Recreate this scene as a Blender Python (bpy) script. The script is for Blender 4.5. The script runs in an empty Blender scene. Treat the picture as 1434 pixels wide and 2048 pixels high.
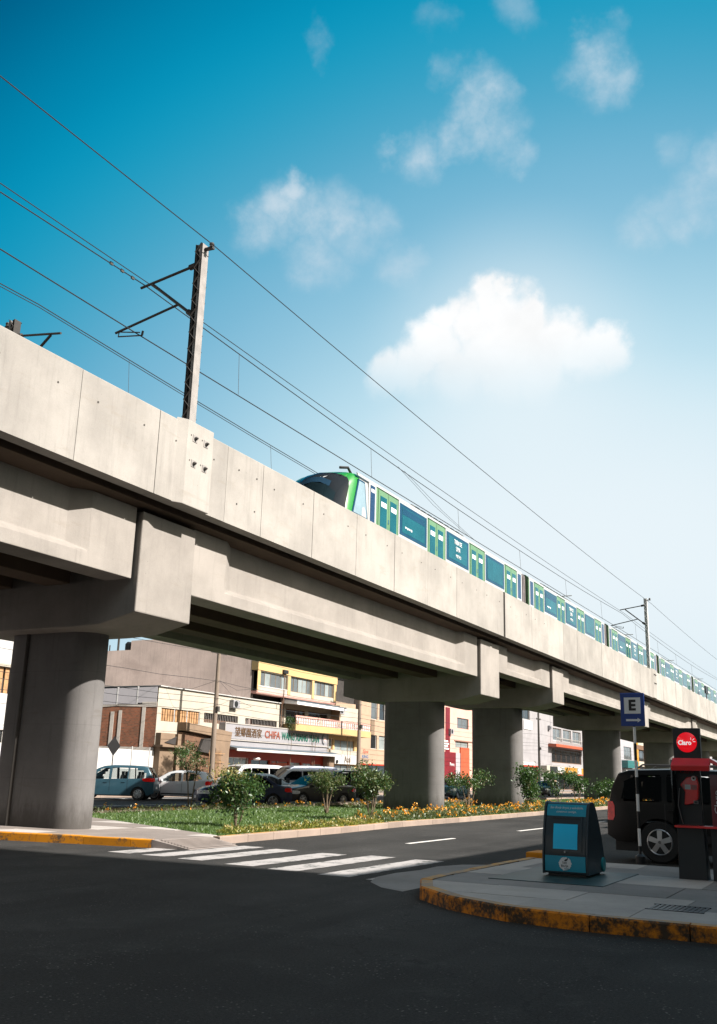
import bpy, math, random
import numpy as np
from mathutils import Vector, Matrix

S = bpy.context.scene
COL = S.collection
PI = math.pi
R = math.radians
random.seed(7)
rng = np.random.default_rng(11)

# ------------------------------------------------------------------ camera
# the avenue and the viaduct run along +Y; +X is the camera's side of the avenue, z = 0 is the asphalt
EYE = 1.5
cam = bpy.data.cameras.new('camera')
cam.sensor_fit = 'VERTICAL'
cam.sensor_height = 36.0
cam.lens = 36.0 * 1933.9 / 2048.0
cam.clip_start = 0.1
cam.clip_end = 6000
camo = bpy.data.objects.new('camera', cam)
COL.objects.link(camo)
yaw, pitch, roll = R(27.79), R(15.25), R(1.589)
camo.matrix_world = (Matrix.Translation((0, 0, EYE)) @ Matrix.Rotation(yaw, 4, 'Z') @
                     Matrix.Rotation(PI / 2 + pitch, 4, 'X') @ Matrix.Rotation(roll, 4, 'Z'))
S.camera = camo

# ------------------------------------------------------------------ sky, sun, exposure
S.view_settings.view_transform = 'Standard'
S.view_settings.look = 'None'
S.view_settings.gamma = 1.0
S.view_settings.use_curve_mapping = False
S.view_settings.exposure = 1.25
S.render.engine = 'CYCLES'
S.cycles.max_bounces = 6
S.cycles.transparent_max_bounces = 12
S.cycles.use_denoising = True

SUN_EL, SUN_AZ = R(36.0), R(88.0)          # azimuth from +Y towards +X
sd = Vector((math.sin(SUN_AZ) * math.cos(SUN_EL), math.cos(SUN_AZ) * math.cos(SUN_EL), math.sin(SUN_EL)))
sl = bpy.data.lights.new('sun', 'SUN')
sl.energy = 5.0
sl.angle = R(0.55)
sl.color = (1.0, 0.935, 0.86)
so = bpy.data.objects.new('sun', sl)
so.rotation_euler = sd.to_track_quat('Z', 'Y').to_euler()
so.location = sd * 100
COL.objects.link(so)

world = bpy.data.worlds.new('World')
S.world = world
world.use_nodes = True
wt = world.node_tree
wt.nodes.clear()


class NT:
    """small helper for building node trees"""
    def __init__(self, tree):
        self.t = tree

    def n(self, kind, **kw):
        nd = self.t.nodes.new(kind)
        for k, v in kw.items():
            setattr(nd, k, v)
        return nd

    def link(self, a, b):
        self.t.links.new(a, b)

    def put(self, sock, v):
        if isinstance(v, bpy.types.NodeSocket):
            self.link(v, sock)
        else:
            if sock.type == 'RGBA' and not isinstance(v, (int, float)) and len(v) == 3:
                v = (*v, 1)
            sock.default_value = v

    def math(self, op, a, b=0.0, c=None, clamp=False):
        m = self.n('ShaderNodeMath', operation=op, use_clamp=clamp)
        self.put(m.inputs[0], a)
        self.put(m.inputs[1], b)
        if c is not None:
            self.put(m.inputs[2], c)
        return m.outputs[0]

    def vmath(self, op, a, b=(0, 0, 0), scale=None):
        m = self.n('ShaderNodeVectorMath', operation=op)
        self.put(m.inputs[0], a)
        self.put(m.inputs[1], b)
        if scale is not None:
            self.put(m.inputs['Scale'], scale)
        return m.outputs['Value'] if op in ('DOT_PRODUCT', 'DISTANCE', 'LENGTH') else m.outputs[0]

    def mix(self, f, a, b, blend='MIX'):
        m = self.n('ShaderNodeMix', data_type='RGBA', blend_type=blend)
        self.put(m.inputs[0], f)
        self.put(m.inputs[6], a)
        self.put(m.inputs[7], b)
        return m.outputs[2]

    def smooth(self, v, lo, hi, a=0.0, b=1.0):
        m = self.n('ShaderNodeMapRange', interpolation_type='SMOOTHSTEP')
        self.put(m.inputs['Value'], v)
        self.put(m.inputs['From Min'], lo)
        self.put(m.inputs['From Max'], hi)
        self.put(m.inputs['To Min'], a)
        self.put(m.inputs['To Max'], b)
        return m.outputs[0]

    def noise(self, vec, scale, detail=4.0, rough=0.55, color=False):
        m = self.n('ShaderNodeTexNoise')
        if vec is not None:
            self.link(vec, m.inputs['Vector'])
        m.inputs['Scale'].default_value = scale
        m.inputs['Detail'].default_value = detail
        m.inputs['Roughness'].default_value = rough
        return m.outputs['Color'] if color else m.outputs['Fac']

    def mapping(self, vec, scale=(1, 1, 1), loc=(0, 0, 0), rot=(0, 0, 0)):
        m = self.n('ShaderNodeMapping')
        self.link(vec, m.inputs['Vector'])
        m.inputs['Scale'].default_value = scale
        m.inputs['Location'].default_value = loc
        m.inputs['Rotation'].default_value = rot
        return m.outputs[0]


def build_sky():
    w = NT(wt)
    out = w.n('ShaderNodeOutputWorld')
    bg = w.n('ShaderNodeBackground')
    bg.inputs['Strength'].default_value = SKY_STRENGTH
    w.link(bg.outputs[0], out.inputs['Surface'])
    sky = w.n('ShaderNodeTexSky', sky_type='NISHITA')
    sky.sun_disc = False
    sky.sun_elevation = SUN_EL
    sky.sun_rotation = SUN_AZ
    sky.air_density = 1.0
    sky.dust_density = 0.6
    sky.ozone_density = 2.0
    k = 1.0 / (SKY_STRENGTH * 2 ** S.view_settings.exposure)      # 1.0 in the picture
    tc = w.n('ShaderNodeTexCoord')
    d = w.vmath('NORMALIZE', tc.outputs['Generated'])
    sep = w.n('ShaderNodeSeparateXYZ')
    w.link(d, sep.inputs[0])
    z = sep.outputs[2]
    # the clear air: teal overhead, going pale towards the horizon and the sunny haze beyond the viaduct
    base = w.mix(1.0, sky.outputs[0], SKY_TINT, 'MULTIPLY')
    near_sun = w.smooth(w.vmath('DOT_PRODUCT', d, tuple(sd)), -0.1, 1.0, 1.0, 6.0)     # hazy aureole
    base = w.vmath('SCALE', base, scale=near_sun)
    q = w.vmath('DOT_PRODUCT', d, tuple(Vector(SKY_GLOW).normalized()))
    haze = w.math('SUBTRACT', q, w.math('MULTIPLY', z, 0.35))        # paler low down and towards the glow
    ramp = w.n('ShaderNodeValToRGB')
    ramp.color_ramp.interpolation = 'B_SPLINE'
    w.link(haze, ramp.inputs[0])
    el = ramp.color_ramp.elements
    for i, (p, c) in enumerate(SKY_RAMP):
        e = el[i] if i < 2 else el.new(p)
        e.position = p
        e.color = (*c, 1)
    air = w.vmath('SCALE', ramp.outputs[0], scale=k)
    base = w.mix(w.smooth(q, 0.45, 0.74), base, air)
    hz = w.smooth(z, 0.26, 0.0)
    base = w.mix(w.math('MULTIPLY', w.math('POWER', hz, 1.5), 0.85), base, (0.70 * k, 0.83 * k, 0.90 * k))
    # clouds: puffs at their own bearings, ragged by noise
    nz = w.noise(d, 7.0, 6.0, 0.58, color=True)
    dis = w.vmath('SUBTRACT', nz, (0.5, 0.5, 0.5))
    nf = w.noise(d, 26.0, 5.0, 0.6, color=True)
    dis2 = w.vmath('SUBTRACT', nf, (0.5, 0.5, 0.5))
    big = w.vmath('ADD', w.vmath('ADD', d, w.vmath('SCALE', dis, scale=0.055)), w.vmath('SCALE', dis2, scale=0.040))
    wis = w.vmath('ADD', w.vmath('ADD', d, w.vmath('SCALE', dis, scale=0.075)), w.vmath('SCALE', dis2, scale=0.045))
    col = base

    def puffs(vec, lst, soft):
        acc = None
        for c, r, a in lst:
            dd = w.vmath('DISTANCE', vec, tuple(Vector(c).normalized()))
            v = w.smooth(dd, r, r * (1 - soft), 0.0, a)
            acc = v if acc is None else w.math('MAXIMUM', acc, v)
        return acc
    wisp = puffs(wis, [(c, r * 1.25, a) for c, r, a in WISPS], 0.98)
    tex = w.smooth(w.noise(d, 17.0, 8.0, 0.64), 0.30, 0.68)
    wisp = w.math('MULTIPLY', wisp, w.math('ADD', w.math('MULTIPLY', tex, 0.62), 0.30))
    col = w.mix(w.math('MULTIPLY', wisp, 0.92, clamp=True), col, (0.66 * k, 0.76 * k, 0.84 * k))
    halo = puffs(d, [((-.285, .862, .410), .17, 0.55)], 1.0)
    col = w.mix(halo, col, (0.86 * k, 0.93 * k, 0.97 * k))
    cum = puffs(big, [(c, r * 1.22, 1.0) for c, r in CUMULUS], 0.62)
    body = w.smooth(w.noise(d, 14.0, 6.0, 0.55), 0.2, 0.75, 0.93, 1.05)
    cc = w.vmath('SCALE', (1.0 * k, 1.0 * k, 1.0 * k), scale=body)
    col = w.mix(w.math('MULTIPLY', cum, w.smooth(z, 0.36, 0.44, 0.08, 0.96)), col, cc)
    w.link(col, bg.inputs['Color'])

SKY_STRENGTH = 0.05
SKY_TINT = (0.62, 0.50, 0.32)
SKY_GLOW = (-0.22, 0.935, 0.27)
SKY_RAMP = [(0.44, (0.0, 0.05, 0.13)), (0.52, (0.0, 0.105, 0.24)), (0.60, (0.0, 0.27, 0.475)), (0.655, (0.005, 0.335, 0.54)), (0.71, (0.075, 0.39, 0.59)),
            (0.762, (0.215, 0.50, 0.69)), (0.80, (0.30, 0.575, 0.74)), (0.843, (0.53, 0.765, 0.88)), (0.870, (0.70, 0.85, 0.925)), (0.905, (0.82, 0.91, 0.96)), (0.95, (0.82, 0.91, 0.96))]
CUMULUS = [((-0.295, 0.841, 0.454), 0.032), ((-0.268, 0.855, 0.444), 0.032), ((-0.32, 0.836, 0.446), 0.027),
           ((-0.341, 0.827, 0.446), 0.022), ((-0.352, 0.835, 0.424), 0.032), ((-0.378, 0.832, 0.406), 0.031),
           ((-0.402, 0.823, 0.401), 0.026), ((-0.296, 0.859, 0.418), 0.054), ((-0.253, 0.871, 0.421), 0.041),
           ((-0.233, 0.871, 0.433), 0.028), ((-0.221, 0.883, 0.414), 0.031), ((-0.199, 0.886, 0.419), 0.022),
           ((-0.337, 0.852, 0.401), 0.036), ((-0.301, 0.87, 0.391), 0.031), ((-0.262, 0.881, 0.394), 0.031),
           ((-0.299, 0.832, 0.467), 0.016), ((-0.283, 0.838, 0.466), 0.014), ((-0.257, 0.852, 0.456), 0.015)]
WISPS = [((-0.453, 0.702, 0.549), 0.022, 1.00), ((-0.469, 0.706, 0.531), 0.038, 1.00), ((-0.493, 0.7, 0.517), 0.031, 0.80),
         ((-0.444, 0.723, 0.529), 0.036, 0.90), ((-0.415, 0.742, 0.526), 0.041, 0.90), ((-0.383, 0.756, 0.531), 0.026, 0.60),
         ((-0.444, 0.746, 0.496), 0.038, 0.80), ((-0.461, 0.751, 0.472), 0.021, 0.50), ((-0.349, 0.732, 0.585), 0.022, 0.80),
         ((-0.33, 0.743, 0.583), 0.026, 0.90), ((-0.306, 0.747, 0.59), 0.026, 0.90), ((-0.279, 0.745, 0.605), 0.031, 0.90),
         ((-0.265, 0.741, 0.617), 0.031, 1.00), ((-0.247, 0.745, 0.619), 0.018, 0.80), ((-0.26, 0.76, 0.595), 0.031, 0.80),
         ((-0.248, 0.777, 0.578), 0.019, 0.60), ((-0.249, 0.787, 0.565), 0.013, 0.40), ((-0.374, 0.784, 0.496), 0.028, 0.55),
         ((-0.361, 0.784, 0.505), 0.018, 0.50), ((-0.164, 0.757, 0.632), 0.031, 0.90), ((-0.17, 0.747, 0.643), 0.018, 0.70),
         ((-0.148, 0.766, 0.625), 0.021, 0.70), ((-0.14, 0.745, 0.652), 0.014, 0.40), ((-0.152, 0.843, 0.517), 0.026, 0.70),
         ((-0.122, 0.844, 0.523), 0.028, 0.80), ((-0.094, 0.841, 0.532), 0.033, 0.80), ((-0.078, 0.834, 0.547), 0.031, 0.70),
         ((-0.112, 0.816, 0.567), 0.021, 0.40), ((-0.29, 0.715, 0.637), 0.018, 0.35), ((-0.39, 0.638, 0.664), 0.016, 0.30),
         ((-0.288, 0.685, 0.669), 0.018, 0.20), ((-0.22, 0.704, 0.676), 0.023, 0.35), ((0.35, 0.80, 0.49), 0.07, 0.8),
         ((-0.85, 0.30, 0.43), 0.08, 0.8), ((0.55, -0.50, 0.67), 0.09, 0.8), ((-0.50, -0.60, 0.62), 0.08, 0.8)]
build_sky()

# ------------------------------------------------------------------ materials
def new_mat(name):
    m = bpy.data.materials.new(name)
    m.use_nodes = True
    t = NT(m.node_tree)
    b = m.node_tree.nodes['Principled BSDF']
    return m, t, b


def pm(name, col, rough=0.7, var=0.12, scale=2.0, fine=0.0, fscale=90.0, bump=0.0, metal=0.0, coat=0.0, spec=0.5,
       streak=0.0, dirt=None, dirt_amt=0.0, dirt_scale=1.2, emit=0.0):
    """painted / mineral surface: base colour, cloudy variation, fine grain, vertical run marks, stains"""
    m, t, b = new_mat(name)
    geo = t.n('ShaderNodeNewGeometry')
    p = geo.outputs['Position']
    c = (*col, 1)
    cur = None
    if var:
        f = t.smooth(t.noise(p, scale, 6.0, 0.6), 0.25, 0.75)
        cur = t.mix(f, tuple(x * (1 - var) for x in col), tuple(min(x * (1 + var * 0.8), 0.95) for x in col))
    if fine:
        f = t.noise(p, fscale, 3.0, 0.7)
        v = t.math('MULTIPLY_ADD', f, 2 * fine, 1 - fine)
        cur = t.vmath('SCALE', cur if cur is not None else c[:3], scale=v)
    if streak:
        q = t.mapping(p, (5.0, 5.0, 0.35))
        f = t.smooth(t.noise(q, 1.6, 5.0, 0.65), 0.46, 0.78, 0.0, streak)
        cur = t.mix(f, cur if cur is not None else c[:3], tuple(x * 0.45 for x in col))
    if dirt is not None:
        f = t.smooth(t.noise(p, dirt_scale, 7.0, 0.66), 0.52, 0.66, 0.0, dirt_amt)
        cur = t.mix(f, cur if cur is not None else c[:3], dirt)
    if cur is not None:
        t.link(cur, b.inputs['Base Color'])
    else:
        b.inputs['Base Color'].default_value = c
    b.inputs['Roughness'].default_value = rough
    b.inputs['Metallic'].default_value = metal
    b.inputs['Coat Weight'].default_value = coat
    b.inputs['Specular IOR Level'].default_value = spec
    if emit:
        b.inputs['Emission Color'].default_value = c
        b.inputs['Emission Strength'].default_value = emit
    if bump:
        bp = t.n('ShaderNodeBump')
        bp.inputs['Strength'].default_value = bump
        bp.inputs['Distance'].default_value = 0.01
        t.link(t.noise(p, fscale if fine else 40.0, 4.0, 0.65), bp.inputs['Height'])
        t.link(bp.outputs[0], b.inputs['Normal'])
    return m


def concrete_mat(name, col, stain=0.25, board=0.0, grime=0.0):
    """cast concrete: cloudy patches, pour lines, rain streaks, pinholes"""
    m, t, b = new_mat(name)
    p = t.n('ShaderNodeNewGeometry').outputs['Position']
    a = t.smooth(t.noise(p, 0.55, 8.0, 0.62), 0.28, 0.72)
    c = t.mix(a, tuple(x * 0.80 for x in col), tuple(min(1, x * 1.10) for x in col))
    q = t.mapping(p, (3.2, 3.2, 0.22))
    s = t.smooth(t.noise(q, 2.2, 6.0, 0.68), 0.50, 0.80, 0.0, stain)
    c = t.mix(s, c, tuple(x * 0.42 for x in col))
    w = t.smooth(t.noise(t.mapping(p, (0.7, 0.7, 3.0)), 1.4, 6.0, 0.7), 0.56, 0.70, 0.0, stain * 0.8)
    c = t.mix(w, c, (col[0] * 0.72, col[1] * 0.66, col[2] * 0.58))
    g = t.noise(p, 38.0, 4.0, 0.7)
    rnd = t.n('ShaderNodeObjectInfo').outputs['Random']
    c = t.vmath('SCALE', c, scale=t.math('MULTIPLY', t.math('MULTIPLY_ADD', g, 0.26, 0.87), t.math('MULTIPLY_ADD', rnd, 0.14, 0.92)))
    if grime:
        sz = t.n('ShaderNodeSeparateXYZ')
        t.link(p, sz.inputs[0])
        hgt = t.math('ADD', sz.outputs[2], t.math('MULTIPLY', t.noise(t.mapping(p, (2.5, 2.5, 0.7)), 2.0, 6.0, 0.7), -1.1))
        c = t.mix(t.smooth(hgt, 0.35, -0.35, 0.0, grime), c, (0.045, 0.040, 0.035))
        pl = t.math('PINGPONG', sz.outputs[2], 0.62)
        c = t.mix(t.smooth(pl, 0.012, 0.0, 0.0, 0.35), c, tuple(x * 0.5 for x in col))
    v = t.n('ShaderNodeTexVoronoi', feature='F1')
    t.link(p, v.inputs['Vector'])
    v.inputs['Scale'].default_value = 5.5
    h = t.smooth(v.outputs['Distance'], 0.075, 0.03, 0.0, 0.55)
    gate = t.smooth(t.noise(p, 1.7, 2.0, 0.5), 0.50, 0.60)
    c = t.mix(t.math('MULTIPLY', h, gate), c, (0.07, 0.065, 0.06))
    if board:
        wv = t.n('ShaderNodeTexWave', wave_type='BANDS', bands_direction='Z')
        t.link(p, wv.inputs['Vector'])
        wv.inputs['Scale'].default_value = 0.32
        wv.inputs['Distortion'].default_value = 0.6
        ln = t.smooth(wv.outputs['Fac'], 0.03, 0.0, 0.0, board)
        c = t.mix(ln, c, tuple(x * 0.6 for x in col))
    t.link(c, b.inputs['Base Color'])
    b.inputs['Roughness'].default_value = 0.86
    b.inputs['Specular IOR Level'].default_value = 0.25
    bp = t.n('ShaderNodeBump')
    bp.inputs['Strength'].default_value = 0.35
    bp.inputs['Distance'].default_value = 0.008
    t.link(t.math('ADD', g, t.noise(p, 6.0, 5.0, 0.6)), bp.inputs['Height'])
    t.link(bp.outputs[0], b.inputs['Normal'])
    return m


def asphalt_mat(name, col):
    m, t, b = new_mat(name)
    p = t.n('ShaderNodeNewGeometry').outputs['Position']
    a = t.smooth(t.noise(p, 0.22, 6.0, 0.6), 0.3, 0.7)
    c = t.mix(a, tuple(x * 0.62 for x in col), tuple(x * 1.30 for x in col))
    # wheel-polished, oily lanes and old patches
    q = t.mapping(p, (0.9, 0.09, 1.0), rot=(0, 0, R(74)))
    c = t.mix(t.smooth(t.noise(q, 1.0, 4.0, 0.6), 0.48, 0.66, 0.0, 0.55), c, tuple(x * 0.50 for x in col))
    c = t.mix(t.smooth(t.noise(p, 0.9, 8.0, 0.72), 0.54, 0.68, 0.0, 0.5), c, tuple(min(1, x * 1.75) for x in col))
    g = t.noise(p, 42.0, 5.0, 0.85)
    c = t.vmath('SCALE', c, scale=t.smooth(g, 0.25, 0.75, 0.25, 1.75))
    v = t.n('ShaderNodeTexVoronoi', feature='F1')
    t.link(p, v.inputs['Vector'])
    v.inputs['Scale'].default_value = 19.0
    sp = t.smooth(v.outputs['Distance'], 0.22, 0.10, 0.0, 0.8)
    gate = t.smooth(t.noise(p, 1.1, 5.0, 0.7), 0.44, 0.62)
    c = t.mix(t.math('MULTIPLY', sp, gate), c, (0.19, 0.18, 0.17))
    # hairline cracks
    v2 = t.n('ShaderNodeTexVoronoi', feature='DISTANCE_TO_EDGE')
    wv = t.vmath('ADD', p, t.vmath('SCALE', t.noise(p, 1.3, 4.0, 0.6, color=True), scale=1.4))
    t.link(wv, v2.inputs['Vector'])
    v2.inputs['Scale'].default_value = 0.16
    cr = t.smooth(v2.outputs['Distance'], 0.0035, 0.001, 0.0, 0.45)
    c = t.mix(cr, c, (0.008, 0.008, 0.008))
    t.link(c, b.inputs['Base Color'])
    b.inputs['Roughness'].default_value = 0.88
    b.inputs['Specular IOR Level'].default_value = 0.22
    bp = t.n('ShaderNodeBump')
    bp.inputs['Strength'].default_value = 0.8
    bp.inputs['Distance'].default_value = 0.012
    t.link(g, bp.inputs['Height'])
    t.link(bp.outputs[0], b.inputs['Normal'])
    return m


def worn_paint(name, paint, under, lo=0.44, hi=0.56, scale=3.5, rough=0.7):
    """road or kerb paint flaked back to what lies under it"""
    m, t, b = new_mat(name)
    p = t.n('ShaderNodeNewGeometry').outputs['Position']
    n1 = t.noise(p, scale, 8.0, 0.72)
    n2 = t.noise(p, scale * 7, 5.0, 0.7)
    f = t.smooth(t.math('ADD', t.math('MULTIPLY', n1, 0.72), t.math('MULTIPLY', n2, 0.28)), lo, hi)
    u = t.mix(t.noise(p, 9.0, 4.0, 0.6), tuple(x * 0.35 for x in under), under)
    pc = t.mix(t.noise(p, 2.0, 5.0, 0.6), tuple(x * 0.72 for x in paint), paint)
    t.link(t.mix(f, pc, u), b.inputs['Base Color'])
    b.inputs['Roughness'].default_value = rough
    b.inputs['Specular IOR Level'].default_value = 0.3
    return m


def brick_mat(name):
    m, t, b = new_mat(name)
    p = t.n('ShaderNodeNewGeometry').outputs['Position']
    sp = t.n('ShaderNodeSeparateXYZ')
    t.link(p, sp.inputs[0])
    cb = t.n('ShaderNodeCombineXYZ')
    t.link(t.math('ADD', sp.outputs[0], sp.outputs[1]), cb.inputs[0])
    t.link(sp.outputs[2], cb.inputs[1])
    br = t.n('ShaderNodeTexBrick')
    t.link(cb.outputs[0], br.inputs['Vector'])
    br.inputs['Scale'].default_value = 1.0
    br.inputs['Brick Width'].default_value = 0.25
    br.inputs['Row Height'].default_value = 0.105
    br.inputs['Mortar Size'].default_value = 0.012
    br.inputs['Color1'].default_value = (0.20, 0.060, 0.026, 1)
    br.inputs['Color2'].default_value = (0.105, 0.036, 0.018, 1)
    br.inputs['Mortar'].default_value = (0.13, 0.085, 0.055, 1)
    f = t.smooth(t.noise(p, 0.9, 6.0, 0.65), 0.45, 0.75, 0.0, 0.6)
    t.link(t.mix(f, br.outputs['Color'], (0.06, 0.035, 0.02)), b.inputs['Base Color'])
    b.inputs['Roughness'].default_value = 0.9
    return m


def glass_mat(name, tint=(0.35, 0.42, 0.44), gloss=0.85, rough=0.03):
    """tinted pane one can half see through"""
    m = bpy.data.materials.new(name)
    m.use_nodes = True
    t = NT(m.node_tree)
    m.node_tree.nodes.clear()
    out = t.n('ShaderNodeOutputMaterial')
    tr = t.n('ShaderNodeBsdfTransparent')
    tr.inputs[0].default_value = (*tint, 1)
    gl = t.n('ShaderNodeBsdfGlossy')
    gl.inputs[0].default_value = (gloss, gloss, gloss, 1)
    gl.inputs['Roughness'].default_value = rough
    fr = t.n('ShaderNodeFresnel')
    fr.inputs[0].default_value = 1.55
    mx = t.n('ShaderNodeMixShader')
    t.link(t.math('MULTIPLY_ADD', fr.outputs[0], 0.45, 0.03), mx.inputs[0])
    t.link(tr.outputs[0], mx.inputs[1])
    t.link(gl.outputs[0], mx.inputs[2])
    t.link(mx.outputs[0], out.inputs[0])
    return m


def dark_glass(name, col, rough=0.06, spec=0.7):
    m, t, b = new_mat(name)
    p = t.n('ShaderNodeNewGeometry').outputs['Position']
    f = t.noise(p, 1.1, 4.0, 0.6)
    t.link(t.mix(f, tuple(x * 0.55 for x in col), tuple(min(1, x * 1.5) for x in col)), b.inputs['Base Color'])
    b.inputs['Roughness'].default_value = rough
    b.inputs['Specular IOR Level'].default_value = spec
    b.inputs['IOR'].default_value = 1.6
    return m


def leaf_mat(name, c1, c2, scale=6.0, trans=0.3):
    m = bpy.data.materials.new(name)
    m.use_nodes = True
    t = NT(m.node_tree)
    m.node_tree.nodes.clear()
    out = t.n('ShaderNodeOutputMaterial')
    p = t.n('ShaderNodeNewGeometry').outputs['Position']
    rnd = t.n('ShaderNodeNewGeometry').outputs['Random Per Island']
    f = t.math('ADD', t.math('MULTIPLY', t.noise(p, scale, 3.0, 0.6), 0.55), t.math('MULTIPLY', rnd, 0.5))
    c = t.mix(t.smooth(f, 0.25, 0.8), c1, c2)
    d = t.n('ShaderNodeBsdfDiffuse')
    t.link(c, d.inputs[0])
    g = t.n('ShaderNodeBsdfGlossy')
    g.inputs['Roughness'].default_value = 0.45
    g.inputs[0].default_value = (0.6, 0.65, 0.6, 1)
    tl = t.n('ShaderNodeBsdfTranslucent')
    t.link(t.mix(0.5, c, (c2[0] * 1.6, c2[1] * 1.7, c2[2] * 0.6)), tl.inputs[0])
    m1 = t.n('ShaderNodeMixShader')
    m1.inputs[0].default_value = trans
    t.link(d.outputs[0], m1.inputs[1])
    t.link(tl.outputs[0], m1.inputs[2])
    m2 = t.n('ShaderNodeMixShader')
    m2.inputs[0].default_value = 0.06
    t.link(m1.outputs[0], m2.inputs[1])
    t.link(g.outputs[0], m2.inputs[2])
    t.link(m2.outputs[0], out.inputs[0])
    return m


M = {}
M['parapet'] = concrete_mat('parapet concrete', (0.275, 0.259, 0.240), 0.34)
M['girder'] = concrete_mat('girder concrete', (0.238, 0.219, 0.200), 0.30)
M['under'] = concrete_mat('shade-darkened concrete', (0.085, 0.060, 0.042), 0.35)  # girder concrete with the shade under the deck put into its colour
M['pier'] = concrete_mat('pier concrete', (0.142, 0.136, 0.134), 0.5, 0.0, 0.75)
M['plinth'] = concrete_mat('old concrete', (0.36, 0.33, 0.30), 0.5)
M['joint'] = pm('joint filler', (0.045, 0.040, 0.035), 0.9, 0.1)
M['asphalt'] = asphalt_mat('asphalt', (0.0335, 0.033, 0.032))
M['paving'] = concrete_mat('paving slab', (0.42, 0.39, 0.37), 0.25)
M['paving2'] = concrete_mat('paving slab darker', (0.25, 0.24, 0.235), 0.4)
M['plaza'] = concrete_mat('pavement concrete', (0.225, 0.196, 0.18), 0.2)
M['kerb'] = concrete_mat('kerb concrete', (0.25, 0.196, 0.163), 0.3)
M['kerb_yellow'] = worn_paint('worn yellow kerb paint', (0.62, 0.235, 0.008), (0.16, 0.11, 0.07), 0.50, 0.60, 2.4)
M['kerb_orange'] = worn_paint('scuffed yellow kerb paint', (0.70, 0.235, 0.012), (0.075, 0.05, 0.03), 0.44, 0.57, 3.0)
M['kerb_top'] = worn_paint('faded yellow kerb top', (0.62, 0.34, 0.09), (0.36, 0.31, 0.27), 0.40, 0.60, 3.0)
M['road_paint'] = worn_paint('worn white road paint', (0.42, 0.40, 0.395), (0.08, 0.095, 0.09), 0.50, 0.62, 2.6)
M['road_paint_thin'] = worn_paint('faded lane paint', (0.70, 0.68, 0.66), (0.10, 0.1, 0.1), 0.55, 0.68, 3.0)
M['soil'] = pm('soil', (0.10, 0.070, 0.040), 0.95, 0.3, 3.0, 0.3, 50)
M['turf'] = pm('turf', (0.045, 0.095, 0.025), 0.95, 0.35, 2.5, 0.3, 40)
M['grass'] = leaf_mat('grass blades', (0.040, 0.092, 0.018), (0.125, 0.185, 0.054), 2.0, 0.35)
M['leaf'] = leaf_mat('dark shrub leaves', (0.012, 0.040, 0.012), (0.060, 0.120, 0.030), 5.0)
M['leaf_olive'] = leaf_mat('olive shrub leaves', (0.030, 0.050, 0.016), (0.120, 0.135, 0.050), 5.0)
M['leaf_pale'] = leaf_mat('pale flowering leaves', (0.10, 0.12, 0.03), (0.46, 0.36, 0.16), 7.0)
M['leaf_yellow'] = leaf_mat('yellow green border leaves', (0.050, 0.090, 0.015), (0.30, 0.28, 0.05), 5.0)
M['petal'] = leaf_mat('orange petals', (0.55, 0.16, 0.012), (0.85, 0.42, 0.03), 9.0, 0.25)
M['bark'] = pm('bark', (0.12, 0.085, 0.055), 0.9, 0.3, 8.0, 0.3, 60)
M['steel'] = pm('galvanised steel', (0.22, 0.205, 0.195), 0.6, 0.2, 4.0)
M['steel_glare'] = pm('glare-washed steel', (0.45, 0.45, 0.45), 0.6, 0.1, 4.0)  # glare around the far mast put into a lighter steel colour
M['steel_shade'] = pm('shade-darkened steel', (0.022, 0.019, 0.017), 0.75, 0.3, 6.0)  # mast steel with the shade on its dark side put into the colour
M['steel_dark'] = pm('weathered steel', (0.045, 0.040, 0.036), 0.55, 0.3, 6.0, metal=0.3)
M['wire'] = pm('wire', (0.022, 0.022, 0.024), 0.6, 0.0, metal=0.2)
M['black'] = pm('black paint', (0.012, 0.012, 0.013), 0.42, 0.15, 3.0)
M['rubber'] = pm('rubber', (0.014, 0.014, 0.014), 0.8, 0.2, 9.0)
M['white'] = pm('white paint', (0.78, 0.77, 0.76), 0.5, 0.05, 2.0)
M['chrome'] = pm('bright metal', (0.70, 0.70, 0.70), 0.18, 0.05, 8.0, metal=1.0)
M['alloy'] = pm('alloy rim', (0.50, 0.50, 0.51), 0.3, 0.1, 9.0, metal=0.8)
M['red_lamp'] = pm('red lamp glass', (0.75, 0.008, 0.005), 0.2, 0.2, 9.0, coat=0.1)
M['clear_lamp'] = pm('clear lamp glass', (0.62, 0.63, 0.64), 0.1, 0.25, 14.0, coat=0.6)
M['car_glass'] = glass_mat('car window glass', (0.10, 0.11, 0.115), 0.22)
M['car_glass_clear'] = glass_mat('clear car window glass', (0.66, 0.70, 0.70), 0.35)
M['pane'] = dark_glass('building window pane', (0.085, 0.092, 0.094))
M['pane_dark'] = dark_glass('dark window pane', (0.016, 0.018, 0.020))
M['pane_pale'] = dark_glass('curtained window pane', (0.20, 0.225, 0.225))
M['seat'] = pm('seat cloth', (0.03, 0.03, 0.032), 0.9, 0.2, 8.0)

# ------------------------------------------------------------------ mesh helpers
ROOT = {}          # object name -> world position its mesh is drawn from


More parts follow.
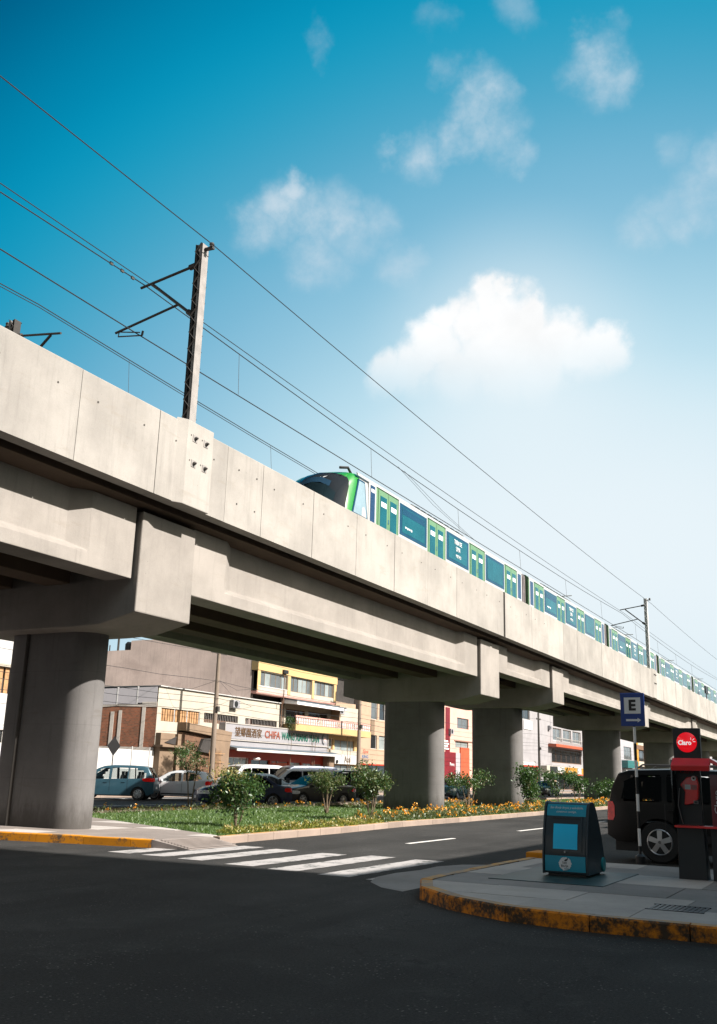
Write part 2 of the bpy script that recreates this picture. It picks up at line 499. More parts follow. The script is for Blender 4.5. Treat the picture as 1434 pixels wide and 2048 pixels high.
class MB:
    """collects boxes, prisms, tubes and sheets into one mesh"""
    def __init__(self):
        self.v, self.f, self.m = [], [], []

    def add(self, vs, fs, m=0):
        o = len(self.v)
        self.v += [tuple(p) for p in vs]
        for f in fs:
            self.f.append([i + o for i in f])
            self.m.append(m)
        return self

    def box(self, x0, x1, y0, y1, z0, z1, m=0):
        x0, x1 = min(x0, x1), max(x0, x1)
        y0, y1 = min(y0, y1), max(y0, y1)
        z0, z1 = min(z0, z1), max(z0, z1)
        v = [(x0, y0, z0), (x1, y0, z0), (x1, y1, z0), (x0, y1, z0), (x0, y0, z1), (x1, y0, z1), (x1, y1, z1), (x0, y1, z1)]
        return self.add(v, [(0, 3, 2, 1), (4, 5, 6, 7), (0, 1, 5, 4), (1, 2, 6, 5), (2, 3, 7, 6), (3, 0, 4, 7)], m)

    def prism(self, poly, a, b, axis, m=0):
        """extrude a polygon along an axis: poly is (x,z) for 'y', (y,z) for 'x', (x,y) for 'z'"""
        def P(u, w, t):
            return {'y': (u, t, w), 'x': (t, u, w), 'z': (u, w, t)}[axis]
        n = len(poly)
        area = sum(poly[i][0] * poly[(i + 1) % n][1] - poly[(i + 1) % n][0] * poly[i][1] for i in range(n))
        if (area < 0) != (axis == 'y'):
            poly = poly[::-1]
        v = [P(u, w, a) for u, w in poly] + [P(u, w, b) for u, w in poly]
        fs = [tuple(range(n))[::-1], tuple(range(n, 2 * n))] + [(i, (i + 1) % n, n + (i + 1) % n, n + i) for i in range(n)]
        return self.add(v, fs, m)

    def tube(self, pts, r, n=8, m=0, cap=True):
        pts = [Vector(p) for p in pts]
        rs = r if isinstance(r, (list, tuple)) else [r] * len(pts)
        vs, fs = [], []
        up = Vector((0, 0, 1))
        for i, p in enumerate(pts):
            d = (pts[min(i + 1, len(pts) - 1)] - pts[max(i - 1, 0)])
            d = d.normalized() if d.length > 1e-9 else up
            a = d.cross(up if abs(d.z) < 0.95 else Vector((1, 0, 0))).normalized()
            b = d.cross(a)
            for k in range(n):
                th = 2 * PI * k / n
                vs.append(p + (a * math.cos(th) + b * math.sin(th)) * rs[i])
        for i in range(len(pts) - 1):
            for k in range(n):
                fs.append((i * n + k, i * n + (k + 1) % n, (i + 1) * n + (k + 1) % n, (i + 1) * n + k))
        if cap:
            fs.append(tuple(range(n))[::-1])
            fs.append(tuple(range((len(pts) - 1) * n, len(pts) * n)))
        return self.add(vs, fs, m)

    def bar(self, p, q, w, h, m=0):
        """square bar from p to q"""
        p, q = Vector(p), Vector(q)
        d = (q - p).normalized()
        up = Vector((0, 0, 1)) if abs(d.z) < 0.95 else Vector((0, 1, 0))
        a = d.cross(up).normalized() * w / 2
        b = d.cross(a.normalized()) * h / 2
        v = [p - a - b, p + a - b, p + a + b, p - a + b, q - a - b, q + a - b, q + a + b, q - a + b]
        return self.add(v, [(0, 3, 2, 1), (4, 5, 6, 7), (0, 1, 5, 4), (1, 2, 6, 5), (2, 3, 7, 6), (3, 0, 4, 7)], m)

    def quad(self, a, b, c, d, m=0):
        return self.add([a, b, c, d], [(0, 1, 2, 3)], m)

    def lathe(self, prof, c, axis='z', n=20, m=0):
        """prof: list of (radius, height)"""
        vs, fs = [], []
        for r, h in prof:
            for k in range(n):
                th = 2 * PI * k / n
                u, w = r * math.cos(th), r * math.sin(th)
                o = {'z': (u, w, h), 'y': (u, h, w), 'x': (h, u, w)}[axis]
                vs.append((c[0] + o[0], c[1] + o[1], c[2] + o[2]))
        for i in range(len(prof) - 1):
            for k in range(n):
                fs.append((i * n + k, i * n + (k + 1) % n, (i + 1) * n + (k + 1) % n, (i + 1) * n + k))
        fs.append(tuple(range(n))[::-1])
        fs.append(tuple(range((len(prof) - 1) * n, len(prof) * n)))
        return self.add(vs, fs, m)

    def build(self, name, mats, parent=None, smooth=None, bevel=0.0, kind=None, label=None):
        if not isinstance(mats, (list, tuple)):
            mats = [mats]
        off = Vector((0, 0, 0))
        if parent is not None:
            off = ROOT[parent.name]
        me = bpy.data.meshes.new(name)
        me.from_pydata([(x - off.x, y - off.y, z - off.z) for x, y, z in self.v], [], self.f)
        for m in mats:
            me.materials.append(M[m] if isinstance(m, str) else m)
        if len(mats) > 1:
            me.polygons.foreach_set('material_index', self.m)
        if smooth is not None:
            me.polygons.foreach_set('use_smooth', [True] * len(me.polygons))
            me.set_sharp_from_angle(angle=R(smooth))
        me.update()
        o = bpy.data.objects.new(name, me)
        COL.objects.link(o)
        if parent is not None:
            o.parent = parent
        ROOT[o.name] = off
        if bevel:
            b = o.modifiers.new('edges', 'BEVEL')
            b.width = bevel
            b.segments = 2
            b.limit_method = 'ANGLE'
            b.angle_limit = R(40)
        if kind:
            o['kind'] = kind
        if label:
            o['label'] = label
        return o


def tag(o, label, cat, group=None):
    o['label'] = label
    o['category'] = cat
    if group:
        o['group'] = group
    return o


def thing(name, label, cat, loc=(0, 0, 0), group=None):
    o = bpy.data.objects.new(name, None)
    o.empty_display_size = 0.3
    o.location = loc
    COL.objects.link(o)
    ROOT[o.name] = Vector(loc)
    return tag(o, label, cat, group)


def kids(o):
    return [c for c in bpy.data.objects if c.parent == o]


def copy_tree(o, parent=None, tree=None):
    if tree is None:
        tree = {}
        for c in bpy.data.objects:
            if c.parent:
                tree.setdefault(c.parent.name, []).append(c)
    c = o.copy()
    COL.objects.link(c)
    c.parent = parent
    for ch in tree.get(o.name, []):
        copy_tree(ch, c, tree)
    return c


def text_mesh(name, body, size, m, parent, place, width=None, height=None, extrude=0.004, shear=0.0, bold=0.0, kind=None):
    """flat lettering; place(u, v, w) turns text coordinates (right, up, out) into a world point"""
    cu = bpy.data.curves.new(name, 'FONT')
    cu.body = body
    cu.size = size
    cu.align_x = 'CENTER'
    cu.align_y = 'CENTER'
    cu.resolution_u = 2
    cu.extrude = extrude
    cu.shear = shear
    cu.offset = bold
    tmp = bpy.data.objects.new('lettering_tmp', cu)
    COL.objects.link(tmp)
    bpy.context.view_layer.update()
    me = bpy.data.meshes.new_from_object(tmp.evaluated_get(bpy.context.evaluated_depsgraph_get()))
    bpy.data.objects.remove(tmp)
    n = len(me.vertices)
    co = np.zeros(n * 3)
    me.vertices.foreach_get('co', co)
    co = co.reshape(-1, 3)
    lo, hi = co.min(0), co.max(0)
    co[:, :2] -= (lo[:2] + hi[:2]) / 2
    if width:
        co[:, 0] *= width / (hi[0] - lo[0])
    if height:
        co[:, 1] *= height / (hi[1] - lo[1])
    off = ROOT[parent.name] if parent is not None else Vector((0, 0, 0))
    out = np.array([place(*p) for p in co]) - np.array(off)
    me.vertices.foreach_set('co', out.ravel())
    me.materials.clear()
    me.materials.append(M[m] if isinstance(m, str) else m)
    me.name = name
    me.update()
    o = bpy.data.objects.new(name, me)
    COL.objects.link(o)
    if parent is not None:
        o.parent = parent
    ROOT[o.name] = off
    if kind:
        o['kind'] = kind
    return o


def facing_x(x, y, z):
    """lettering on a face that looks towards +X: text runs towards +Y"""
    return lambda u, v, w: (x + 0.004 + w, y + u, z + v)


def facing_y(x, y, z):
    """lettering on a face that looks towards -Y (the camera's end of the avenue)"""
    return lambda u, v, w: (x + u, y - 0.004 - w, z + v)

# ------------------------------------------------------------------ ground, kerbs, lawn
def structure(name, mb, mats, **kw):
    o = mb.build(name, mats, **kw)
    o['kind'] = 'structure'
    return o


def clip_poly(poly, x0, x1, y0, y1):
    def cut(p, ax, lim, keep_less):
        out = []
        for i in range(len(p)):
            a, b = p[i], p[(i + 1) % len(p)]
            ia = (a[ax] <= lim) if keep_less else (a[ax] >= lim)
            ib = (b[ax] <= lim) if keep_less else (b[ax] >= lim)
            if ia:
                out.append(a)
            if ia != ib:
                t = (lim - a[ax]) / (b[ax] - a[ax])
                out.append((a[0] + t * (b[0] - a[0]), a[1] + t * (b[1] - a[1])))
        return out
    for ax, lim, kl in ((0, x0, False), (0, x1, True), (1, y0, False), (1, y1, True)):
        if poly:
            poly = cut(poly, ax, lim, kl)
    return poly


def shrink(poly, d):
    cx = sum(p[0] for p in poly) / len(poly)
    cy = sum(p[1] for p in poly) / len(poly)
    out = []
    for x, y in poly:
        l = math.hypot(x - cx, y - cy) or 1
        out.append((x - (x - cx) / l * d, y - (y - cy) / l * d))
    return out


def walk(pts, step):
    """points every `step` metres along a polyline"""
    out = [Vector((*pts[0], 0))]
    carry = 0.0
    for a, b in zip(pts, pts[1:]):
        a, b = Vector((*a, 0)), Vector((*b, 0))
        L = (b - a).length
        s = step - carry
        while s < L:
            out.append(a + (b - a) * (s / L))
            s += step
        carry = L - (s - step)
    e = Vector((*pts[-1], 0))
    if (out[-1] - e).length > step * 0.4:
        out.append(e)
    return out


def kerb_run(parent, pts, width, z0, z1, m_face, m_top, step=1.0, side=1, limit=90):
    """kerb stones laid one by one along a line; side = which way the body lies from the face"""
    P = walk(pts, step)
    rest = MB()
    for i in range(len(P) - 1):
        a, b = P[i], P[i + 1]
        d = (b - a).normalized()
        nrm = Vector((-d.y, d.x, 0)) * side
        g = 0.006
        a2, b2 = a + d * g, b - d * g
        up = z1 + random.uniform(-0.006, 0.006)
        ch = 0.02
        mb = MB() if i < limit else rest
        A = [a2, b2, b2 + nrm * width, a2 + nrm * width]
        lo = [(p.x, p.y, z0) for p in A]
        md = [(p.x, p.y, up - ch) for p in A]
        T = [a2 + nrm * ch, b2 + nrm * ch, b2 + nrm * width, a2 + nrm * width]
        tp = [(p.x, p.y, up) for p in T]
        mb.add(lo + md + tp, [(0, 1, 5, 4), (1, 2, 6, 5), (2, 3, 7, 6), (3, 0, 4, 7), (4, 5, 9, 8), (5, 6, 10, 9), (7, 4, 8, 11)], 0)
        mb.add(tp, [(0, 1, 2, 3)], 1)
        if i < limit:
            mb.build('kerb_stone', [m_face, m_top], parent)
    if rest.v:
        rest.build('far_kerb', [m_face, m_top], parent, kind='stuff')


g = MB()
g.box(-2500, 2500, -2500, 2500, -0.4, 0.0)
structure('road', g, 'asphalt')

# painted marks, each a sheet of its own lying 4 mm up
zebra = bpy.data.objects.new('zebra_crossing', None)
COL.objects.link(zebra)
zebra['kind'] = 'structure'
ROOT[zebra.name] = Vector((0, 0, 0))
for k, (x0, x1, y0, y1) in enumerate([(-12.95, -12.40, 14.85, 18.12), (-12.08, -11.52, 14.78, 18.1), (-11.15, -10.58, 14.62, 17.9),
                                      (-9.95, -9.35, 14.35, 17.72), (-8.95, -8.38, 14.12, 17.88), (-7.90, -7.30, 13.92, 17.68),
                                      (-6.98, -6.72, 13.78, 14.2)]):
    mb = MB()
    n = 14
    for i in range(n):                       # ragged long edges
        a, b = y0 + (y1 - y0) * i / n, y0 + (y1 - y0) * (i + 1) / n
        mb.quad((x0 + random.uniform(0, .03), a, .004), (x1 - random.uniform(0, .03), a, .004),
                (x1 - random.uniform(0, .03), b, .004), (x0 + random.uniform(0, .03), b, .004))
    mb.build('stripe', 'road_paint', zebra)
lines = bpy.data.objects.new('lane_marking', None)
COL.objects.link(lines)
lines['kind'] = 'structure'
ROOT[lines.name] = Vector((0, 0, 0))
for k in range(12):
    mb = MB()
    y = 21.7 + 8.15 * k
    mb.box(-9.97, -9.85, y, y + 2.9, 0.0, 0.004)
    mb.build('dash', 'road_paint_thin', lines)
mb = MB()
mb.box(-35.6, -35.45, 30, 300, 0.0, 0.004)
mb.box(-28.9, -28.8, 22, 300, 0.0, 0.004)
mb.build('parking_line', 'road_paint_thin', lines)

# median strip: pavement round the first pier, lawn beyond
MED = [(-22.2, 15.35), (-16.5, 15.5), (-14.76, 15.9), (-13.4, 16.12), (-12.7, 16.25), (-12.62, 18.0), (-12.8, 21.0), (-12.9, 24.0),
       (-13.3, 28.6), (-13.35, 35.0), (-13.75, 46.0), (-14.27, 61.0), (-14.6, 80.0), (-14.8, 140.0), (-14.8, 500.0), (-22.2, 500.0)]
GL = [(-22.2, 23.4), (-12.75, 18.35)]
pave = [(-22.05, 15.5), (-16.5, 15.65), (-14.74, 16.05), (-13.4, 16.27), (-12.86, 16.36), (-12.78, 18.0), (-13.0, 18.45), (-22.05, 23.3)]
mb = MB()
mb.prism(pave, 0, 0.145, 'z')
median = structure('median_pavement', mb, 'joint')
for ix in range(8):
    for iy in range(7):
        c = clip_poly(pave, -22.2 + ix * 1.25, -20.95 + ix * 1.25, 15.4 + iy * 1.25, 16.65 + iy * 1.25)
        if len(c) >= 3:
            s = MB()
            s.prism(shrink(c, 0.010), 0.146, 0.152 + random.uniform(0, 0.004), 'z')
            s.build('paving_slab', random.choice(['plaza', 'plaza', 'plaza', 'paving']), median)
kerb_run(median, [(-22.2, 15.35), (-16.5, 15.5), (-14.76, 15.9), (-13.4, 16.12), (-13.0, 16.2)], 0.16, 0.0, 0.165, 'kerb_yellow', 'kerb_top', 1.1)
r = MB()      # dropped kerb of the crossing
r.add([(-13.0, 16.2, 0.16), (-12.1, 16.3, 0.006), (-12.1, 17.95, 0.006), (-12.85, 18.0, 0.155), (-12.95, 17.0, 0.16),
       (-13.0, 16.2, 0.0), (-12.1, 16.3, 0.0), (-12.1, 17.95, 0.0), (-12.85, 18.0, 0.0)], [(0, 1, 2, 3, 4), (0, 5, 6, 1), (3, 2, 7, 8)])
for i in range(9):
    t = 0.1 + i * 0.08
    r.bar((-12.92 + t, 16.3, 0.168 - t * .17), (-12.9 + t, 17.92, 0.168 - t * .17), 0.025, 0.012)
r.build('kerb_ramp', 'plaza', median)
lawn = MB()
lawn.prism([(-22.05, 23.35), (-12.95, 18.5), (-13.0, 21.0), (-13.08, 24.0), (-13.5, 28.6), (-13.55, 35.0), (-13.95, 46.0), (-14.47, 61.0),
            (-14.8, 80.0), (-15, 140), (-15, 500), (-22.05, 500)], 0, 0.14, 'z')
lawn_o = structure('lawn', lawn, 'turf')
kerb_run(lawn_o, [(-12.62, 18.0), (-12.8, 21.0), (-12.9, 24.0), (-13.3, 28.6), (-13.35, 35.0), (-13.75, 46.0), (-14.27, 61.0), (-14.6, 80.0),
                  (-14.8, 140), (-14.8, 480)], 0.17, 0.0, 0.165, 'kerb', 'kerb_top', 1.2, 1, 60)
kerb_run(lawn_o, [(-22.2, 15.4), (-22.2, 480)], 0.22, 0.0, 0.30, 'kerb', 'kerb', 1.8, -1, 45)

# corner pavement on the camera's side
SW = [(-5.80, 18.0), (-5.80, 13.5), (-5.72, 12.9), (-5.54, 12.36), (-5.03, 11.70), (-4.41, 11.20), (-3.71, 10.86), (-3.0, 10.72), (-2.1, 10.72),
      (-1.4, 10.78), (8.0, 11.0), (8.0, 18.0)]
mb = MB()
mb.prism(shrink(SW, 0.12), 0, 0.140, 'z')
sidewalk = structure('sidewalk', mb, 'joint')
inner = [(-5.62, 17.95), (-5.62, 13.5), (-5.55, 12.98), (-5.38, 12.48), (-4.91, 11.86), (-4.33, 11.37), (-3.66, 11.04), (-2.98, 10.90), (-2.1, 10.90),
         (-1.41, 10.96), (8.0, 11.18), (8.0, 17.95)]
ys = [10.2, 11.95, 13.02, 14.45, 15.9, 17.0, 18.0]
xs = [-5.8, -4.95, -3.75, -2.45, -1.2, 0.1, 1.4, 2.7, 4.0, 6.0, 8.0]
for j in range(len(ys) - 1):
    off = [0.0, 0.35, 0.0, 0.2, -0.3, 0.1][j]
    for i in range(len(xs) - 1):
        x0, x1 = xs[i] + (off if i else 0), xs[i + 1] + off
        c = clip_poly(inner, x0, x1, ys[j], ys[j + 1])
        if len(c) >= 3:
            s = MB()
            s.prism(shrink(c, 0.007), 0.141, 0.150 + random.uniform(-0.002, 0.003), 'z')
            s.build('paving_slab', 'paving2' if random.random() < 0.3 else 'paving', sidewalk)
kerb_run(sidewalk, SW[:11], 0.17, 0.0, 0.158, 'kerb_orange', 'kerb_top', 1.0, 1, 30)
ap = MB()      # concrete apron in front of the ramp, ragged edge
edge = [(-5.86, 12.7), (-6.3, 12.95), (-6.75, 13.5), (-7.0, 14.2), (-7.05, 15.0), (-6.95, 15.8), (-7.0, 16.6), (-6.8, 17.3), (-6.1, 17.9), (-5.84, 18.0)]
ap.add([(x, y, 0.005) for x, y in edge], [tuple(range(len(edge)))])
ap.build('apron', 'paving2', sidewalk)
kb = MB()
kb.prism([(-5.85, 18.02), (-5.85, 18.7), (-4.7, 18.75), (-4.7, 18.06)], 0, 0.24, 'z')
kb.build('raised_kerb', 'kerb_yellow', sidewalk, bevel=0.02)
gt = MB()      # storm drain grating sunk in the slabs
for i in range(11):
    gt.box(-2.42 + i * 0.055, -2.385 + i * 0.055, 11.80, 12.28, 0.150, 0.158)
gt.box(-2.45, -1.82, 11.76, 11.80, 0.150, 0.160)
gt.box(-2.45, -1.82, 12.28, 12.32, 0.150, 0.160)
tag(gt.build('drain_grating', 'black'), 'dark iron drain grating set in the pavement near the kerb', 'drain grating')
pl = MB()
pl.box(-5.02, -3.40, 13.75, 16.0, 0.150, 0.162)
tag(pl.build('cover_plate', pm('dark teal steel plate', (0.016, 0.040, 0.042), 0.45, 0.4, 2.5, 0.2, 40), bevel=0.004),
    'dark teal steel floor plate under the waste bin', 'floor plate')

# far side of the avenue
fs = MB()
fs.box(-62, -37.0, -60, 500, 0.0, 0.14)
far_walk = structure('far_sidewalk', fs, 'plaza')
kerb_run(far_walk, [(-36.98, 24), (-36.98, 200)], 0.15, 0.0, 0.17, 'kerb', 'kerb_top', 2.5, 1, 40)

# ------------------------------------------------------------------ viaduct
PX, CX, FX = -13.72, -17.6, -21.48  # viaduct, wire and train numbers read from pixels, then scaled about the camera
Y0, Y1 = -60.0, 520.0
via = thing('viaduct', 'long pale concrete railway viaduct carrying the train above the median', 'viaduct', (CX, 17.65, 0))


def mir(poly):
    return [(2 * CX - x, z) for x, z in poly]


# deck with the gutter gap behind the parapet
dk = MB()
for sgn in (0, 1):
    p = [(PX - 0.34, 7.76), (PX - 0.34, 7.98), (CX, 8.05), (CX, 7.36), (-15.0, 7.24), (-14.69, 7.27), (-14.19, 7.36), (-14.19, 7.76)]
    dk.prism(mir(p) if sgn else p, Y0, Y1, 'y')
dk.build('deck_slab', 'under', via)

cap_y = [(-4.0, 1.9, 4.90), (17.645, 1.99, 4.90), (39.75, 2.28, 4.91), (50.1, 2.0, 5.39), (72.2, 1.9, 5.42), (93.85, 1.9, 5.42)]
y = 93.85
while y < 500:
    y += 21.6
    cap_y.append((y, 1.9, 5.42))
cap_y.insert(0, (-26.0, 1.9, 4.9))
cap_y.insert(0, (-48.0, 1.9, 4.9))


def pier(yc, wy, zb, full):
    yp = yc + {17.645: 0.16, 39.75: -0.62, 50.1: -0.32}.get(yc, 0.0)      # shafts shifted off the beam centres by offsets read from image pixels
    r, L = (0.51, 2.74)
    kd = zb - 0.25
    prof = [(-14.33, 7.22), (-14.33, zb), (-15.35, zb - 0.24), (CX + 1.4, kd - 0.02), (CX - 1.4, kd - 0.02), (2 * CX + 15.35, zb - 0.24),
            (2 * CX + 14.33, zb), (2 * CX + 14.33, 7.22)]
    cb = MB()
    cb.prism(prof, yc - wy / 2, yc + wy / 2, 'y')
    c = MB()
    ring = []
    hx = L / 2 - r
    n = 18
    for k in range(n + 1):
        a = -PI / 2 + PI * k / n
        ring.append((CX + hx + r * math.cos(a), yp + r * math.sin(a)))
    for k in range(n + 1):
        a = PI / 2 + PI * k / n
        ring.append((CX - hx + r * math.cos(a), yp + r * math.sin(a)))
    c.prism(ring, 0.1, kd + 0.05, 'z')
    if full and yc < 20:
        o = c.build('pier', 'pier', via, smooth=35)
        cb.build('crossbeam', 'girder', o, bevel=0.03)
        dp = MB()
        dp.tube([(CX - 0.55, yp - r - 0.01, 0.15), (CX - 0.55, yp - r - 0.01, kd)], 0.05, 8)
        dp.build('downpipe', 'joint', o, smooth=40)
        return
    if full:
        o = c.build('pier', 'pier', via, smooth=35)
        cb.build('crossbeam', 'girder', o, bevel=0.03)
        return
    c.build('pier', 'pier', via, smooth=35)
    cb.build('crossbeam', 'girder', via)


for yc, wy, zb in cap_y:
    pier(yc, wy, zb, 0 < yc < 100)

# girders: four I-beams a span, solid ends, recessed webs with a sloped bottom flange
GX = [-14.47 - 0.38, -14.47 - 0.38 - 1.83, 2 * CX + 14.85 + 1.83, 2 * CX + 14.85]


def girder_mesh(xc, ya, yb, zb):
    h = 0.38
    top = 7.30
    t = (top - zb)
    def sec(web, fl, sl):
        return [(h, zb), (h, zb + fl), (web, zb + sl), (web, top), (-web, top), (-web, zb + sl), (-h, zb + fl), (-h, zb)]
    solid = sec(h, 0.27 * t / 1.6, 0.34 * t / 1.6)
    thin = sec(h - 0.22, 0.30 * t / 1.66, 0.46 * t / 1.66)
    st = [(ya, solid), (ya + 1.45, solid), (ya + 1.92, thin), (yb - 1.92, thin), (yb - 1.45, solid), (yb, solid)]
    mb = MB()
    vs, fs = [], []
    for yy, s in st:
        vs += [(xc + u, yy, w) for u, w in s]
    n = 8
    for i in range(len(st) - 1):
        for k in range(n):
            fs.append((i * n + k, i * n + (k + 1) % n, (i + 1) * n + (k + 1) % n, (i + 1) * n + k))
    fs.append(tuple(range(n)))
    fs.append(tuple(range((len(st) - 1) * n, len(st) * n)))
    return mb.add(vs, fs)


far_g = MB()
for (ya, wa, za), (yb, wb, zb) in zip(cap_y, cap_y[1:]):
    bz = 5.64 if yb < 41 else 6.10
    a, b = ya + wa / 2 + 0.07, yb - wb / 2 - 0.07
    for k, gx in enumerate(GX):
        if 0 < yb < 120 and ya > -10:
            girder_mesh(gx, a, b, bz).build('girder', 'girder' if k in (0, 3) else 'under', via, bevel=0.015)  # inner girders get the concrete darkened for shade
        else:
            girder_mesh(gx, a, b, bz)
            far_g.add(*(lambda q: (q.v, q.f))(girder_mesh(gx, a, b, bz)))
far_g.build('far_girder', 'girder', via, kind='stuff')

# parapet: precast panels with open joints, a backing strip behind them
joints = [13.69, 16.21, 18.91, 20.56, 23.24, 25.96, 28.73, 31.54, 34.34, 37.08, 39.88, 43.8, 46.36, 49.14, 51.84]
j = 13.69
while j > -58:
    j -= 2.73
    joints.insert(0, j)
j = 51.84
while j < 515:
    j += 2.70
    joints.append(j)
bk = MB()
bk.box(PX - 0.05, PX - 0.30, Y0, Y1, 7.465, 9.42)
bk.box(FX + 0.07, FX + 0.30, Y0, Y1, 7.50, 9.40)
bk.build('parapet_core', 'joint', via)
far_p = MB()
holes = []


def panel(mb, a, b, x=PX):
    g = 0.008
    if abs(b - 39.88) < .01:
        b -= 0.10
    if abs(a - 39.88) < .01:
        a += 0.12
    zt = 9.45 + random.uniform(-0.004, 0.004)
    e = random.uniform(-0.006, 0.006)
    s = 1 if x == PX else -1
    mb.prism([(x + e, 7.46), (x + e, zt - 0.03), (x + e - s * 0.03, zt), (x - s * 0.30, zt), (x - s * 0.34, 7.46)], a + g, b - g, 'y')


for a, b in zip(joints, joints[1:]):
    if 2 < a < 100:
        mb = MB()
        panel(mb, a, b)
        o = mb.build('parapet_panel', 'parapet', via)
        if a < 45:
            for fy in ((0.22, 0.78) if b - a > 2 else (0.3, 0.8)):
                for z in ((8.95, 8.05) if b - a < 2 else (8.9,)):
                    yy = a + (b - a) * fy + random.uniform(-.05, .05)
                    h = MB()
                    h.lathe([(0.022, 0.0), (0.022, 0.012)], (PX, yy, z), 'x', 8)
                    h.build('tie_hole', 'joint', o)
    else:
        panel(far_p, a, b)
    panel(far_p, a, b, FX)
far_p.build('far_parapet', 'parapet', via, kind='stuff')


def pilaster(y0, y1):
    p = MB()
    poly = [(PX - 0.02, y0), (PX + 0.13, y0 + 0.26), (PX + 0.13, y1), (PX - 0.02, y1)]
    p.prism(poly, 7.44, 9.50, 'z')
    o = p.build('pilaster', 'parapet', via, bevel=0.015)
    for yy in (y0 + 0.55, y0 + 0.98):
        for z in (9.10, 8.48):
            b = MB()
            b.box(PX + 0.13, PX + 0.142, yy - 0.085, yy + 0.085, z - 0.085, z + 0.085)
            b.build('anchor_plate', 'steel', o)
            c = MB()
            c.lathe([(0.045, 0.0), (0.045, 0.04), (0.025, 0.04), (0.025, 0.08)], (PX + 0.142, yy, z), 'x', 8)
            c.tube([(PX + 0.12, yy - 0.15, z + 0.05), (PX + 0.135, yy - 0.15, z + 0.05)], 0.02, 6)
            c.build('anchor_bolt', 'steel_dark', o)


pilaster(16.82, 18.10)
pilaster(71.6, 72.95)
pilaster(-37.0, -35.7)
# ballast, sleepers and rails out of sight behind the parapet
tk = MB()
for tx in (-15.95, -19.25):
    for dx in (-0.72, 0.72):
        tk.box(tx + dx - 0.035, tx + dx + 0.035, Y0, Y1, 8.05, 8.20)
tk.build('rail', 'steel_dark', via)

# ------------------------------------------------------------------ overhead line
def mast(x, y, z0, z1, label, side=-1, pale=False):
    """laced steel post with two cantilever arms; side = which way the arms reach"""
    t = thing('catenary_mast', label, 'catenary mast', (x, y, z0), 'masts of the overhead line on the viaduct')
    w, d = 0.20, 0.25
    for sx in (-1, 1):
        m = MB()
        xx = x + sx * w / 2
        m.box(xx - 0.012, xx + 0.012, y - d / 2, y + d / 2, z0, z1)
        for sy in (-1, 1):
            m.box(xx, xx - sx * 0.075, y + sy * (d / 2 - 0.012) - 0.012, y + sy * (d / 2 - 0.012) + 0.012, z0, z1 - 0.02)
        m.build('channel', ('steel_shade' if sx == side else 'steel') if not pale else 'steel_glare', t)  # arm-side channel coloured as in shade; far mast coloured as in glare
    near = 0 < y < 20 and x > CX
    l = MB()
    n = int((z1 - z0) / 0.22)
    for k in range(n):
        a, b = z0 + k * (z1 - z0) / n, z0 + (k + 1) * (z1 - z0) / n
        for sy in (-1, 1):
            yy = y + sy * (d / 2 + 0.008)
            q = (-1, 1) if (k + (sy > 0)) % 2 else (1, -1)
            l.bar((x + q[0] * w * 0.46, yy, a), (x + q[1] * w * 0.46, yy, b), 0.07, 0.012)
            if near:
                l.build('lacing_bar', 'steel_shade', t)
                l = MB()
    if not near:
        l.build('lacing', 'steel_glare' if pale else 'steel_shade', t, kind='stuff')
    b = MB()
    b.box(x - 0.22, x + 0.22, y - 0.22, y + 0.22, z0 - 0.02, z0 + 0.03)
    b.build('base_plate', 'steel_dark', t)
    s = side
    def arm(name, p, q, r, ins=None):
        a = MB()
        P, Q = Vector(p), Vector(q)
        a.tube([P, Q], r, 8)
        o = a.build(name, 'steel_dark', t, smooth=40)
        if ins:
            i = MB()
            for f in (0.03, 0.06, 0.09, 0.12):
                c = P + (Q - P) * f
                dd = (Q - P).normalized() * 0.025
                i.tube([c - dd, c + dd], 0.075, 8)
            i.build('insulator', 'steel_dark', o)
        return o
    e = x + s * w / 2
    zt = z1
    arm('top_tie', (e, y, zt - 0.50), (e + s * 1.80, y, zt - 0.76), 0.035, True)
    arm('cantilever_arm', (e, y, zt - 1.93), (e + s * 1.42, y, zt - 0.74), 0.04, True)
    arm('register_arm', (e + s * 0.50, y, zt - 1.50), (e + s * 2.52, y, zt - 1.90), 0.032)
    st = MB()
    st.tube([(e + s * 2.40, y, zt - 1.90), (e + s * 2.42, y, zt - 2.02), (e + s * 1.62, y, zt - 2.14)], 0.018, 6)
    st.tube([(e + s * 2.36, y, zt - 1.90), (e + s * 1.70, y, zt - 2.04)], 0.016, 6)
    st.tube([(e + s * 1.62, y, zt - 2.14), (e + s * 1.60, y, zt - 2.02)], 0.03, 6)
    st.build('steady_arm', 'steel_dark', t)
    f = MB()
    f.bar((x, y, zt - 0.12), (x - s * 0.36, y, zt - 0.14), 0.10, 0.05)
    f.lathe([(0.05, -0.10), (0.07, -0.06), (0.05, -0.02), (0.07, 0.02), (0.05, 0.06)], (x - s * 0.30, y, zt - 0.05), 'z', 8)
    f.build('feeder_bracket', 'steel_dark', t)
    return t


mast(-13.92, 17.50, 9.50, 14.38, 'laced steel catenary mast standing on the bolted parapet block')
mast(-13.95, 72.3, 9.50, 14.70, 'distant catenary mast in glare-washed colour standing beside the train roof', -1, True)
mast(-13.95, -36.4, 9.50, 14.38, 'catenary mast on the parapet beyond the left edge')
mast(-21.25, 18.3, 9.40, 14.15, 'catenary mast on the far parapet with only its top showing', 1)
mast(-21.25, 73.0, 9.40, 14.15, 'catenary mast on the far parapet behind the distant train roof', 1)


